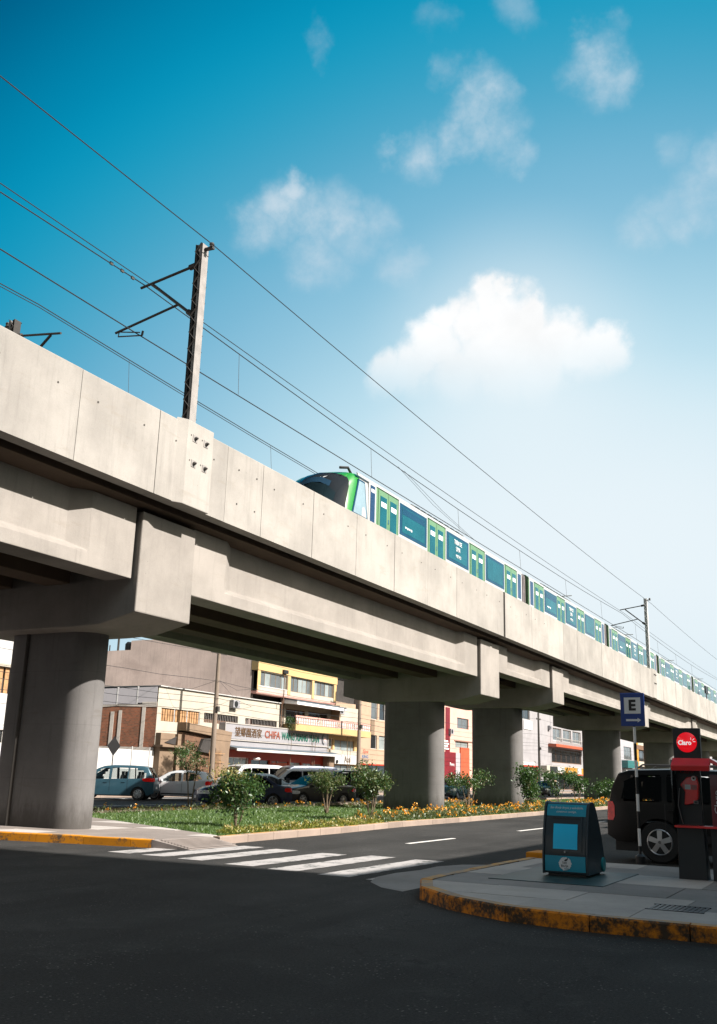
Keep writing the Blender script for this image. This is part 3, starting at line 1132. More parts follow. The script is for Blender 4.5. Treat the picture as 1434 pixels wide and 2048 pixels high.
def span(name, label, pts, r, drop=None, sag=0.0):
    """a wire hung between its supports"""
    t = thing(name, label, 'overhead wire', pts[0])
    m = MB()
    P = []
    for a, b in zip(pts, pts[1:]):
        a, b = Vector(a), Vector(b)
        n = 10
        for k in range(n + (b is pts[-1])):
            f = k / n
            q = a + (b - a) * f
            q.z -= sag * 4 * f * (1 - f)
            P.append(q)
    P.append(Vector(pts[-1]))
    m.tube(P, r, 5)
    m.build('cable', 'wire', t)
    return t


SP = [-91.0, -36.4, 17.45, 72.3, 127, 182, 237, 292, 347, 402]
span('contact_wire', 'lower contact wire over the near track held by the steady arm', [(-15.50 if i % 2 else -15.69, yy, 12.24) for i, yy in enumerate(SP)], 0.016)
nearm = span('messenger_wire', 'sagging carrier wire over the near track clamped at the arm tip', [(-15.68, yy, 13.66) for yy in SP], 0.015, sag=0.42)
span('messenger_wire', 'second carrier wire running just above the near one', [(-15.60, yy, 13.72) for yy in SP], 0.012, sag=0.18)
span('feeder_wire', 'topmost feeder wire passing the head of the laced mast', [(-13.55, yy, 14.30) for yy in SP], 0.013, sag=0.25)
farm = span('messenger_wire', 'carrier wire over the far track crossing behind the mast', [(-19.45, yy, 13.92) for yy in SP], 0.015, sag=0.40)
span('messenger_wire', 'thin wire doubling the far carrier wire', [(-19.38, yy, 13.80) for yy in SP], 0.012, sag=0.42)
span('contact_wire', 'contact wire over the far track hidden low behind the parapet', [(-19.3, yy, 12.0) for yy in SP], 0.014)
dr = MB()
for a, b in zip(SP, SP[1:]):
    for f in (0.08, 0.24, 0.40, 0.56, 0.72, 0.88):
        yy = a + (b - a) * f
        zz = 13.66 - 0.42 * 4 * f * (1 - f)
        if 0 < yy < 110:
            dr = MB()
            dr.tube([(-15.68, yy, zz), (-15.62, yy, 12.24)], 0.008, 4)
            dr.build('dropper', 'wire', nearm)

for a, b in zip(SP, SP[1:]):
    for f in (0.07, 0.22, 0.38, 0.55, 0.72, 0.9):
        yy = a + (b - a) * f
        if 0 < yy < 110:
            dr = MB()
            dr.tube([(-19.45, yy, 13.92 - 0.40 * 4 * f * (1 - f)), (-19.3, yy, 12.0)], 0.008, 4)
            dr.build('dropper', 'wire', farm)
for yy in (17.0, 16.6, 16.2):
    cl = MB()
    cl.box(-15.70, -15.66, yy - 0.05, yy + 0.05, 13.60, 13.67)
    cl.build('clamp', 'steel_dark', nearm)
# slack stay wires dropping from the carrier to the train side
st = MB()
st.tube([(-15.68, 33.0, 13.36), (-15.66, 36.5, 12.7), (-15.62, 40.5, 12.26)], 0.009, 4)
st.tube([(-15.68, 33.6, 13.35), (-15.66, 37.5, 12.7), (-15.62, 41.2, 12.26)], 0.009, 4)
st.build('stay_wire', 'wire', nearm)
sg = thing('rail_signal', 'small black signal box on a stem above the far parapet', 'rail signal', (-13.9, 99.5, 9.4))
m = MB()
m.box(-13.98, -13.86, 98.9, 100.6, 10.05, 10.75)
m.build('signal_head', 'black', sg)
m = MB()
m.tube([(-13.92, 99.6, 9.4), (-13.92, 99.6, 10.1)], 0.05, 6)
m.build('stem', 'steel_dark', sg)

# ------------------------------------------------------------------ train
M['train_green'] = pm('pale green train paint', (0.106, 0.200, 0.102), 0.35, 0.08, 1.0, coat=0.3)
M['train_bright'] = pm('bright green train paint', (0.015, 0.183, 0.030), 0.3, 0.05, 1.0, coat=0.5)
M['train_white'] = pm('white train paint', (0.357, 0.365, 0.365), 0.35, 0.04, 1.0, coat=0.3)
M['train_roof'] = pm('grey train roof', (0.42, 0.44, 0.45), 0.6, 0.1, 1.0)
M['train_navy'] = dark_glass('navy window border', (0.012, 0.040, 0.075), 0.12)
M['train_teal'] = dark_glass('teal window glass', (0.012, 0.075, 0.092), 0.05, 0.8)
M['train_slit'] = dark_glass('navy slit window', (0.022, 0.040, 0.090), 0.10)
M['gangway'] = pm('grey rubber gangway', (0.15, 0.13, 0.135), 0.85, 0.2, 3.0)
M['sticker'] = pm('white sticker', (0.66, 0.67, 0.68), 0.5)
TX, TC, TH = -14.69, -15.95, 1.26
ZB, ZT = 8.45, 11.42


def tsec(h=TH, zt=ZT):
    return [(TC + h * u, ZB + (zt - ZB) * v) for u, v in
            ((1, 0), (1, .96), (.975, 1.0), (.90, 1.035), (.70, 1.06), (0, 1.075), (-.70, 1.06), (-.90, 1.035), (-.975, 1.0), (-1, .96), (-1, 0))]


def train_panel(parent, name, y0, y1, z0, z1, m, out=0.02, x=TX, bevel=0.0):
    b = MB()
    b.box(x - 0.03, x + out, y0, y1, z0, z1)
    return b.build(name, m, parent, bevel=bevel)


def t_door(t, y0, y1):
    mid = (y0 + y1) / 2
    for a, b in ((y0 + .03, mid - .012), (mid + .012, y1 - .03)):
        d = train_panel(t, 'door', a, b, 8.6, 11.30, 'train_green', 0.022)
        w = train_panel(d, 'door_window', a + 0.13, b - 0.13, 9.75, 11.10, 'train_teal', 0.030)
        train_panel(d, 'sticker', a + 0.20, b - 0.16, 10.72, 10.90, 'sticker', 0.034)
    train_panel(t, 'door_handle', mid - 0.05, mid + 0.03, 10.20, 10.36, 'chrome', 0.045)


def t_window(t, y0, y1, kind):
    f = train_panel(t, 'window_frame', y0, y1, 9.96, 11.34, 'train_white', 0.020)
    w = train_panel(t, 'window', y0 + .09, y1 - .09, 10.08, 11.27, 'train_navy', 0.028)
    p = train_panel(w, 'pane', y0 + .30, y1 - .30, 10.20, 11.16, 'train_teal', 0.034)
    if kind == 0:
        train_panel(w, 'vent_pane', y0 + .32, y1 - .32, 10.88, 11.13, 'train_navy', 0.038)
        for k in range(4):
            train_panel(w, 'lettering_mark', y0 + .55 + k * .17, y0 + .66 + k * .17, 10.40 - .02 * (k % 2), 10.46, 'sticker', 0.040)
    if kind == 1:
        c = (y0 + y1) / 2
        text_mesh('window_notice', 'TREN DE\nLIMA', 0.3, 'sticker', w, facing_x(TX + 0.036, c, 10.86), width=0.85, height=0.46)
        text_mesh('window_notice', 'METRO', 0.3, 'sticker', w, facing_x(TX + 0.036, c + 0.05, 10.42), width=0.55, height=0.13)


def roof_kit(t, y0, y1):
    b = MB()
    b.prism([(TC + .98, 11.50), (TC + .92, 11.74), (TC + .7, 11.80), (TC - .7, 11.80), (TC - .92, 11.74), (TC - .98, 11.50)], y0, y1, 'y')
    o = b.build('roof_fairing', 'steel_dark', t, bevel=0.03)
    for k in range(int((y1 - y0) / 0.6)):
        s = MB()
        s.box(TC + .93, TC + 0.985, y0 + .2 + k * .6, y0 + .55 + k * .6, 11.55, 11.70)
        s.build('vent', 'black', o)


def carriage(y0, label, first=False):
    t = thing('train_carriage', label, 'train carriage', (TC, y0, 8.2), 'carriages of the green and white train')
    L = 15.75
    b = MB()
    b.prism(tsec(), y0, y0 + L, 'y')
    b.build('body', 'train_green', t)
    tr = MB()
    tr.prism([(TX - .01, 11.345), (TX + .026, 11.345), (TX + .02, 11.42), (TX - .03, 11.47)], y0, y0 + L, 'y')
    tr.build('roof_gutter', 'train_white', t)
    o = y0
    for a in (0.08, 14.92):
        f = train_panel(t, 'window_frame', o + a, o + a + .78, 9.96, 11.34, 'train_white', 0.020)
        train_panel(f, 'slit_window', o + a + .15, o + a + .63, 10.06, 11.26, 'train_slit', 0.030)
    for a in (0.92, 4.93, 9.10, 13.28):
        t_door(t, o + a, o + a + 1.60)
    for k, a in enumerate((2.56, 6.58, 10.75)):
        t_window(t, o + a, o + a + 2.48, k)
    roof_kit(t, o + 3.4, o + 8.0)
    bo = MB()
    for yb in (y0 + 2.6, y0 + L - 2.6):
        bo.box(TC - 1.0, TC + 1.0, yb - 1.2, yb + 1.2, 8.0, 8.5)
        for dy in (-.8, .8):
            for dx in (-.75, .75):
                bo.lathe([(.36, -.06), (.36, .06)], (TC + dx, yb + dy, 8.5), 'x', 16)
    bo.build('bogie', 'steel_dark', t)
    return t


def gangway(t, y):
    b = MB()
    for k in range(8):
        a = y + k * 0.115
        s = 0.90 if k % 2 else 0.94
        b.prism([(TC + (x - TC) * s, ZB + .2 + (z - ZB - .2) * (.985 if k % 2 else 1)) for x, z in tsec()], a, a + 0.115, 'y')
    b.build('gangway', 'gangway', t)


# leading carriage with the driver's cab
lead = thing('train_carriage', 'leading carriage with black nose and bright green band above the parapet', 'train carriage', (TC, 27.0, 8.2),
             'carriages of the green and white train')
LE = 45.35
b = MB()
b.prism(tsec(), 28.95, LE, 'y')
b.build('body', 'train_green', lead)
tr = MB()
tr.prism([(TX - .01, 11.345), (TX + .026, 11.345), (TX + .02, 11.42), (TX - .03, 11.47)], 27.7, LE, 'y')
tr.build('roof_gutter', 'train_white', lead)
b = MB()

NOSE = [(28.0, 1.26, 11.42), (27.82, 1.25, 11.41), (27.66, 1.22, 11.38), (27.50, 1.17, 11.33), (27.39, 1.10, 11.24), (27.31, 1.04, 11.10),
        (27.25, 1.00, 10.90), (27.20, 0.97, 10.50), (27.15, 0.95, 10.0), (27.12, 0.93, 9.40), (27.10, 0.92, 8.80)]
RU = [(1, 0), (1, .35), (1, .7), (.995, .9), (.965, .97), (.90, 1.01), (.72, 1.03), (.42, 1.045), (0, 1.05), (-.42, 1.045), (-.72, 1.03), (-.90, 1.01),
      (-.965, .97), (-.995, .9), (-1, .7), (-1, .35), (-1, 0)]


def nose_pt(st, u, v, lift=0.0):
    yy, h, zt = st
    bow = 0.26 * (1 - min(1, abs(u)) ** 2) * min(1, (28.0 - yy) / 0.7)
    z = ZB + (zt - ZB) * v - 0.50 * abs(u) ** 2.2 * min(1, max(0, (27.62 - yy) / .30))
    slant = 0.46 * max(0, 11.42 - max(z, 9.6)) * max(.25, 1 - (28.0 - yy) * .6)
    return (TC + h * u, yy - bow - slant - lift, z + lift * 0.5)


def nose_strip(name, i0, i1, m, ring=RU, lift=0.0, cap=False):
    b = MB()
    vs, fs = [], []
    n = len(ring)
    for st in NOSE[i0:i1 + 1]:
        vs += [nose_pt(st, u, v, lift) for u, v in ring]
    for i in range(i1 - i0):
        for k in range(n - 1):
            fs.append((i * n + k, i * n + k + 1, (i + 1) * n + k + 1, (i + 1) * n + k))
    if cap:
        fs.append(tuple(range((i1 - i0) * n, (i1 - i0 + 1) * n)))
    b.add(vs, fs)
    return b.build(name, m, lead, smooth=50)


b = MB()
n_ = len(RU)
vs = [nose_pt(NOSE[0], u, v) for u, v in RU] + [(TC + TH * u, 28.97, ZB + (ZT - ZB) * v) for u, v in RU]
b.add(vs, [(k, k + 1, n_ + k + 1, n_ + k) for k in range(n_ - 1)])
cab = b.build('cab', 'train_white', lead, smooth=50)
nose_strip('green_band', 0, 3, 'train_bright')
M['nose_black'] = pm('gloss black nose paint', (0.010, 0.011, 0.013), 0.12, 0.1, 2.0, coat=0.6)
nose_strip('nose', 3, len(NOSE) - 1, 'nose_black', cap=True)
nose_strip('windscreen', 6, 9, dark_glass('smoked windscreen', (0.006, 0.016, 0.020), 0.05), [(.86, 1.014), (.5, 1.04), (0, 1.05), (-.5, 1.04), (-.86, 1.014)], 0.012)
nose_strip('destination_display', 5, 6, 'train_navy', [(.62, 1.036), (.3, 1.046), (0, 1.05), (-.3, 1.046), (-.62, 1.036)], 0.012)
wp = MB()
wp.bar((TC + .25, 26.85, 10.0), (TC + .7, 27.0, 10.5), 0.03, 0.03)
wp.build('wiper', 'black', lead)
lg = MB()      # small white bird emblem over the windscreen
for sx, pts in ((1, [(0.0, 0.0), (.14, .05), (.20, .12), (.06, .10)]), (-1, [(0.0, 0.0), (.10, .04), (.17, .12), (.05, .10)])):
    lg.add([(TC + .28 + sx * u, 27.10 + v * .40 - .10, 11.17 + v * .55) for u, v in pts], [(0, 1, 2, 3)])
lg.build('emblem', 'sticker', lead)
# cab side window, a leaning trapezoid with the seat showing behind it
cw = MB()
cw.prism([(27.36, 9.95), (27.78, 11.24), (28.26, 11.24), (28.50, 9.95)], TX - .02, TX + .022, 'x')
cwo = cw.build('cab_window', 'train_navy', lead)
cw = MB()
cw.prism([(27.46, 10.0), (27.83, 11.18), (28.22, 11.18), (28.43, 10.0)], TX - .02, TX + .028, 'x')
cw.build('pane', dark_glass('pale cab glass', (0.20, 0.27, 0.31), 0.06), cwo)
cs = MB()
cs.prism([(28.05, 10.0), (28.08, 10.28), (28.20, 10.36), (28.32, 10.24), (28.36, 10.0)], TX, TX + .032, 'x')
cs.build('head_rest', 'train_white', cwo)
f = train_panel(lead, 'window_frame', 28.56, 29.15, 9.96, 11.36, 'train_white', 0.020)
train_panel(f, 'slit_window', 28.68, 29.03, 9.98, 11.28, 'train_slit', 0.030)
train_panel(f, 'sticker', 28.74, 28.98, 11.04, 11.16, 'sticker', 0.036)
for a in (29.30, 33.72, 38.28, 42.88):
    t_door(lead, a, a + 1.66)
for k, a in enumerate((31.0, 35.50, 40.10)):
    t_window(lead, a, a + 2.66, k)
f = train_panel(lead, 'window_frame', 44.58, 45.32, 9.96, 11.34, 'train_white', 0.020)
train_panel(f, 'slit_window', 44.72, 45.18, 10.06, 11.26, 'train_slit', 0.030)
roof_kit(lead, 33.0, 38.4)
hr = MB()
hr.tube([(TC + .9, 27.9, 11.52), (TC + .95, 27.6, 11.62), (TC + .8, 27.3, 11.56)], 0.05, 6)
hr.build('horn', 'black', lead)
gangway(lead, LE)
names = ['second carriage from the front coupled behind the leading one', 'third carriage just before the distant catenary mast',
         'fourth carriage fading into the distance past the far mast', 'last carriage in view at the right edge']
y = 46.45
for i, nm in enumerate(names):
    t = carriage(y, nm + ' of the green and white train')
    gangway(t, y + 15.75)
    if i in (0, 1, 2, 3):
        p = MB()
        yc = y + 10.3
        p.tube([(TC - .5, yc - 1.0, 11.75), (TC - .45, yc + .6, 12.0), (TC - .2, yc - .4, 12.20)], 0.03, 6)
        p.tube([(TC + .5, yc - 1.0, 11.75), (TC + .45, yc + .6, 12.0), (TC + .2, yc - .4, 12.20)], 0.03, 6)
        p.tube([(TC - .8, yc - .4, 12.21), (TC + .8, yc - .4, 12.21)], 0.025, 6)
        p.build('pantograph', 'steel', t)
    y += 16.85

# ------------------------------------------------------------------ things on the corner pavement
# waste bin
M['bin_dark'] = pm('dark navy bin plastic', (0.012, 0.026, 0.036), 0.38, 0.12, 3.0, 0.1, 120, coat=0.1)
M['bin_teal'] = pm('teal sticker', (0.005, 0.27, 0.40), 0.45, 0.1, 1.2)
M['bin_blue'] = pm('bright cyan panel', (0.0, 0.56, 0.92), 0.4, 0.04, 1.0)
BX0, BX1, BY, BZ = -4.52, -3.84, 14.72, 0.162
bin_ = thing('waste_bin', 'dark blue waste bin with cyan panels on the pavement corner', 'waste bin', ((BX0 + BX1) / 2, BY + .5, BZ))
prof = [(0.0, 0.0), (-0.005, .10), (0.0, .28), (0.035, .52), (0.10, .74), (0.165, .92), (0.20, .975), (0.25, .995), (0.40, .995), (0.45, .98), (0.55, .90), (0.74, .64),
        (0.88, .38), (0.96, .18), (0.98, .04), (0.96, .0)]


def bin_front(z):
    """y of the curved front at height z above the plate"""
    for (y0, z0), (y1, z1) in zip(prof, prof[1:8]):
        if z0 <= z <= z1:
            return BY + y0 + (y1 - y0) * (z - z0) / (z1 - z0)
    return BY + prof[7][0]


b = MB()
b.prism([(BY + u, BZ + .04 + v) for u, v in prof], BX0 + .03, BX1 - .03, 'x')
b.build('body', 'bin_dark', bin_, bevel=0.012)
for xa, xb in ((BX0, BX0 + .03), (BX1 - .03, BX1)):
    b = MB()
    cy, cz = BY + .48, BZ + .48
    b.prism([(cy + (BY + u - cy) * 1.03, cz + (BZ + .04 + v - cz) * 1.02) for u, v in prof], xa, xb, 'x')
    b.build('side_panel', 'bin_dark', bin_, bevel=0.006)
b = MB()
b.box(BX0 + .06, BX1 - .06, BY + .08, BY + .9, BZ, BZ + .05)
b.build('base', 'black', bin_)


def bin_sheet(name, u0, u1, z0, z1, m, lift, parent=bin_, n=5, cut=0.0):
    b = MB()
    vs, fs = [], []
    for i in range(n + 1):
        z = z0 + (z1 - z0) * i / n
        c = cut * i / n
        yy = bin_front(z) - lift
        vs += [(u0 + c, yy, BZ + .04 + z), (u1 - c * .2, yy, BZ + .04 + z)]
    for i in range(n):
        fs.append((2 * i, 2 * i + 1, 2 * i + 3, 2 * i + 2))
    k = len(vs)
    vs += [(x, yy + lift * 1.2, z) for x, yy, z in vs]
    fs += [(i * 2, i * 2 + 2, k + i * 2 + 2, k + i * 2) for i in range(n)] + [(i * 2 + 1, k + i * 2 + 1, k + i * 2 + 3, i * 2 + 3) for i in range(n)]
    fs += [(0, k, k + 1, 1), (2 * n, 2 * n + 1, k + 2 * n + 1, k + 2 * n)]
    b.add(vs, fs)
    return b.build(name, m, parent, smooth=30)


low = bin_sheet('lower_sticker', BX0 + .04, BX1 - .04, 0.03, 0.245, 'bin_teal', 0.006)
hatch = bin_sheet('hatch', BX0 + .12, BX1 - .09, 0.30, 0.80, 'bin_dark', 0.016)
bin_sheet('cyan_panel', BX0 + .165, BX1 - .155, 0.34, 0.69, 'bin_blue', 0.024, hatch)
top = bin_sheet('upper_sticker', BX0 + .045, BX1 - .045, 0.80, 0.965, 'bin_teal', 0.006)
slot = bin_sheet('slot', BX0 + .14, BX1 - .12, 0.755, 0.775, 'black', 0.020)
lk = MB()
lk.lathe([(.014, 0), (.014, -.012)], ((BX0 + BX1) / 2 + .005, bin_front(.30) - .016, BZ + .345), 'y', 10)
lk.build('lock', 'chrome', hatch)
cxb = (BX0 + BX1) / 2
zb_ = BZ + .04 + .137
bd = MB()      # ragged white badge
pts = []
for k in range(40):
    a = 2 * PI * k / 40
    rr = 0.092 * (1 + random.uniform(-.07, .07))
    pts.append((cxb + rr * math.cos(a), zb_ + rr * 1.0 * math.sin(a)))
bd.prism(pts, bin_front(.13) - .0105, bin_front(.13) - .004, 'y')
bdo = bd.build('badge', 'sticker', low)
yb_ = bin_front(.13) - .0105
M['ink'] = pm('dark lettering', (0.03, 0.035, 0.04), 0.6, 0)
text_mesh('lettering', 'San\nBorja', 0.06, 'ink', bdo, facing_y(cxb - .005, yb_, zb_ - .008), width=0.105, height=0.085, extrude=.001)
text_mesh('lettering', 'AGUA', 0.03, 'bin_teal', bdo, facing_y(cxb + .02, yb_, zb_ - .066), width=0.07, height=0.020, extrude=.001)
bi = MB()
bi.add([(cxb + u, yb_ - .005, zb_ + v) for u, v in ((-.012, .042), (.006, .036), (.03, .044), (.044, .066), (.052, .080), (.038, .078), (.022, .068), (.004, .062))], [tuple(range(8))])
bi.build('bird_emblem', 'ink', bdo)


def on_top(x, z0, tilt=0.265):
    return lambda u, v, w: (x + u, bin_front(z0 + v) - 0.0075 - w, BZ + .04 + z0 + v)


text_mesh('lettering', 'San Borja limpia y saludable,', 0.05, 'sticker', top, on_top(cxb, .915), width=0.50, height=0.044, extrude=.0008, shear=0.35)
text_mesh('lettering', 'contamos contigo.', 0.05, 'sticker', top, on_top(cxb, .858), width=0.30, height=0.038, extrude=.0008, shear=0.35)
wh = MB()
wh.lathe([(.105, 0.0), (.105, .02), (.09, .026)], (BX1, BY + .85, BZ + .135), 'x', 24)
wh.build('side_disc', pm('teal disc', (0.006, 0.230, 0.260), 0.4), bin_)

# parking sign
M['sign_blue'] = pm('traffic sign blue', (0.010, 0.045, 0.235), 0.4, 0.06, 3.0)
SX, SY = -3.83, 18.22
sg = thing('parking_sign', 'blue E parking sign with arrow on a black and white striped pole', 'street sign', (SX, SY, .15))
for k in range(8):
    b = MB()
    z0 = .15 + k * .292
    b.tube([(SX, SY, z0), (SX, SY, z0 + .292)], 0.026, 12)
    b.build('pole_band', 'white' if k % 2 else 'black', sg, smooth=40)
b = MB()
b.tube([(SX, SY, .27 if 0 else .15 + 8 * .292), (SX, SY, 3.0)], 0.02, 10)
b.build('pole_top', 'steel_dark', sg)
b = MB()
b.lathe([(.085, .0), (.085, .12), (.06, .14), (.03, .16)], (SX, SY, .15), 'z', 14)
b.build('base', 'black', sg)
b = MB()
b.box(SX - .225, SX + .205, SY - .045, SY - .03, 2.50, 3.09)
pan = b.build('panel', 'sign_blue', sg, bevel=0.004)
b = MB()
b.box(SX - .155, SX + .135, SY - .049, SY - .044, 2.72, 3.01)
wpn = b.build('white_field', 'white', pan)
text_mesh('letter_e', 'E', 0.3, 'black', wpn, facing_y(SX - .008, SY - .049, 2.872), width=0.125, height=0.195, extrude=.002, bold=.012)
b = MB()
zz_ = 2.605
b.prism([(SX - .13, zz_ - .018), (SX + .075, zz_ - .018), (SX + .075, zz_ - .04), (SX + .14, zz_), (SX + .075, zz_ + .04), (SX + .075, zz_ + .018), (SX - .13, zz_ + .018)], SY - .0495, SY - .0440, 'y')
b.build('arrow', 'white', pan)

# public telephone
M['phone_red'] = pm('red phone plastic', (0.72, 0.020, 0.018), 0.28, 0.1, 3.0, coat=0.4)
M['phone_dark'] = pm('charcoal phone housing', (0.011, 0.014, 0.017), 0.4, 0.15, 2.0)
M['brand_red'] = pm('glowing red disc', (0.72, 0.006, 0.014), 0.15, 0.04, 2.0, coat=0.7, emit=0.32)  # emission added to brighten the disc
HX, HY = -2.56, 15.9
ph = thing('phone_booth', 'red and black public telephone pillar with round red logo panel', 'phone booth', (HX, HY, .15))
b = MB()
b.prism([(HX - .205, .15), (HX + .205, .15), (HX + .19, .90), (HX - .19, .90)], HY - .12, HY + .16, 'y')
b.build('pedestal', 'phone_dark', ph, bevel=0.008)
b = MB()
b.box(HX - .19, HX + .16, HY + .04, HY + .14, .90, 1.90)
b.build('back_panel', 'phone_dark', ph, bevel=0.006)
b = MB()
b.box(HX - .20, HX + .20, HY - .02, HY + .10, 1.88, 2.345)
hd = b.build('logo_panel', 'phone_dark', ph, bevel=0.006)
b = MB()
b.lathe([(.150, 0.0), (.150, -.012), (.13, -.028), (.08, -.042), (.0, -.048)], (HX + .005, HY - .02, 2.13), 'y', 40)
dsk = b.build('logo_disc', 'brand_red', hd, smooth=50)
def disc_face(x, z):
    def f(u, v, w):
        rr = math.hypot(x + u - (HX + .005), z + v - 2.13)
        return (x + u, HY - .02 - (.052 - 1.15 * rr * rr) - w, z + v)
    return f
M['glow_white'] = pm('glowing white', (0.8, 0.8, 0.8), 0.4, 0, emit=0.28)  # emission added so the lettering stays brighter than the disc
text_mesh('lettering', 'Claro', 0.1, 'glow_white', dsk, disc_face(HX - .02, 2.125), width=0.20, height=0.075, extrude=.001, bold=.004)
b = MB()
for a, l in ((95, .035), (45, .04), (0, .035)):
    cx_, cz_ = HX + .078, 2.140
    p = (cx_ + .025 * math.cos(R(a)), HY - .066, cz_ + .025 * math.sin(R(a)))
    q = (cx_ + (.025 + l) * math.cos(R(a)), HY - .060, cz_ + (.025 + l) * math.sin(R(a)))
    b.bar(p, q, .006, .009)
b.build('ray_mark', 'glow_white', dsk)
b = MB()
b.prism([(HY - .34, 1.70), (HY - .36, 1.78), (HY - .20, 1.89), (HY + .15, 1.89), (HY + .15, 1.84), (HY - .18, 1.83), (HY - .32, 1.72)], HX - .195, HX + .36, 'x')
b.build('canopy', 'phone_red', ph, bevel=0.01)
b = MB()
b.prism([(HX + .36, 1.89), (HX + .52, 1.80), (HX + .62, 1.66), (HX + .60, 1.64), (HX + .50, 1.76), (HX + .35, 1.83)], HY - .30, HY + .15, 'y')
b.build('canopy_wing', 'phone_red', ph, bevel=0.006)
b = MB()
b.box(HX - .20, HX + .42, HY - .30, HY + .06, .885, .915)
b.build('shelf', 'phone_red', ph, bevel=0.006)
text_mesh('lettering', 'Claro', 0.1, pm('dim red lettering', (0.24, 0.012, 0.012), 0.5, 0), ph, facing_y(HX - .03, HY + .04, 1.70), width=0.20, height=0.06, extrude=.001)
set_ = MB()
set_.prism([(HX - .125, 1.50), (HX - .02, 1.615), (HX + .12, 1.625), (HX + .145, 1.50), (HX + .125, 1.30), (HX + .06, 1.235), (HX - .06, 1.205), (HX - .075, 1.22), (HX - .055, 1.40)],
           HY - .07, HY + .05, 'y')
ps = set_.build('phone_set', 'phone_red', ph, bevel=0.015)
b = MB()
b.box(HX - .055, HX + .03, HY - .078, HY - .068, 1.435, 1.505)
b.build('screen', pm('grey phone screen', (0.45, 0.48, 0.48), 0.2), ps)
kb = MB()
for i in range(4):
    for j_ in range(4):
        kb.box(HX + .045 + i * .019, HX + .058 + i * .019, HY - .080, HY - .069, 1.435 + j_ * .018, 1.447 + j_ * .018)
for j_ in range(4):
    kb.box(HX - .085, HX - .070, HY - .078, HY - .069, 1.435 + j_ * .018, 1.447 + j_ * .018)
kb.build('keypad', 'steel', ps)
b = MB()
b.lathe([(.036, 0), (.036, -.016), (.024, -.02)], (HX + .082, HY - .07, 1.598), 'y', 18)
ring = b.build('coin_dial', 'white', ps)
b = MB()
b.lathe([(.017, -.02), (.017, -.026)], (HX + .082, HY - .07, 1.598), 'y', 12)
b.build('dial_centre', 'black', ring)
b = MB()
b.box(HX + .06, HX + .13, HY - .078, HY - .068, 1.225, 1.275)
o = b.build('coin_return', 'steel', ps)
b = MB()
b.box(HX + .075, HX + .115, HY - .084, HY - .077, 1.235, 1.262)
b.build('flap', 'black', o)
b = MB()
b.tube([(HX - .14, HY - .03, 1.45), (HX - .17, HY - .05, 1.2), (HX - .13, HY - .05, 1.0), (HX - .12, HY + .0, .93)], 0.008, 6)
b.build('cord', 'steel', ph)
b = MB()
b.box(HX - .215, HX - .195, HY - .28, HY + .14, .915, 1.86)
b.build('side_glass', glass_mat('smoked booth glass', (0.30, 0.33, 0.34)), ph)
b = MB()
b.box(HX + .30, HX + .62, HY + .02, HY + .06, .915, 1.66)
o = b.build('side_panel', pm('dark red panel', (0.13, 0.010, 0.018), 0.35, 0.2, 2.0, coat=0.3), ph, bevel=0.004)
text_mesh('lettering', 'Claro', 0.1, 'sticker', o, lambda u, v, w: (HX + .385 - v, HY + .02 - .004 - w, 1.26 + u), width=0.34, height=0.085, extrude=.001)
b = MB()
b.box(HX + .28, HX + .66, HY - .10, HY + .18, .15, .90)
b.build('second_pedestal', 'phone_dark', ph, bevel=0.008)

# ------------------------------------------------------------------ buildings across the avenue
M['cream'] = pm('cream render', (0.333, 0.302, 0.252), 0.85, 0.10, 0.7, 0.08, 40, 0.1, streak=0.12)
M['yellow'] = pm('yellow render', (0.40, 0.275, 0.125), 0.8, 0.08, 0.8, 0.06, 40, 0.1, streak=0.10)
M['peach'] = pm('peach render', (0.312, 0.222, 0.156), 0.85, 0.10, 0.7, 0.08, 40, 0.1, streak=0.15)
M['pinkish'] = pm('dusty pink render', (0.50, 0.29, 0.24), 0.85, 0.10, 0.7, 0.06, 40, 0.1, streak=0.15)
M['grey_wall'] = pm('unpainted mortar', (0.277, 0.223, 0.202), 0.95, 0.22, 0.35, 0.2, 22, 0.3, streak=0.35, dirt=(0.20, 0.155, 0.14), dirt_amt=0.6, dirt_scale=0.5)
M['lavender'] = pm('pale grey sheeting', (0.277, 0.267, 0.287), 0.7, 0.06, 0.6, streak=0.1)
M['whitewash'] = pm('white render', (0.383, 0.378, 0.373), 0.85, 0.06, 0.7, 0.05, 40, 0.1, streak=0.12)
M['sign_grey'] = pm('light grey sign box', (0.235, 0.23, 0.245), 0.55, 0.05, 0.6, streak=0.08)
M['grey_block'] = pm('pale grey blockwork', (0.237, 0.227, 0.237), 0.9, 0.10, 0.8, 0.1, 30, 0.2, streak=0.25)
M['brick'] = brick_mat('old brickwork')
M['slat'] = pm('timber slats', (0.30, 0.165, 0.075), 0.75, 0.35, 3.0, 0.2, 30)
M['slat_dark'] = pm('dark timber', (0.11, 0.055, 0.03), 0.8, 0.3, 3.0)
M['tan'] = pm('tan render', (0.171, 0.118, 0.078), 0.9, 0.15, 0.9, 0.1, 30, 0.2)
M['shop_red'] = pm('red shopfront', (0.302, 0.028, 0.010), 0.45, 0.1, 2.0)
M['maroon'] = pm('maroon panel', (0.131, 0.006, 0.011), 0.4, 0.15, 1.0)
M['orange'] = pm('orange panel', (0.343, 0.066, 0.025), 0.55, 0.08, 1.0)
M['sun_orange'] = pm('amber sign', (0.393, 0.181, 0.015), 0.5, 0.06, 1.0)
M['rail_pink'] = pm('pinkish railing', (0.50, 0.25, 0.21), 0.7, 0.15, 3.0)
M['roof_tar'] = pm('flat roof', (0.101, 0.096, 0.091), 0.95, 0.2, 1.0)
M['interior'] = pm('dim interior', (0.030, 0.026, 0.024), 0.9, 0.3, 1.5)
M['frame'] = pm('window frame metal', (0.30, 0.28, 0.26), 0.5, 0.1, 5.0)
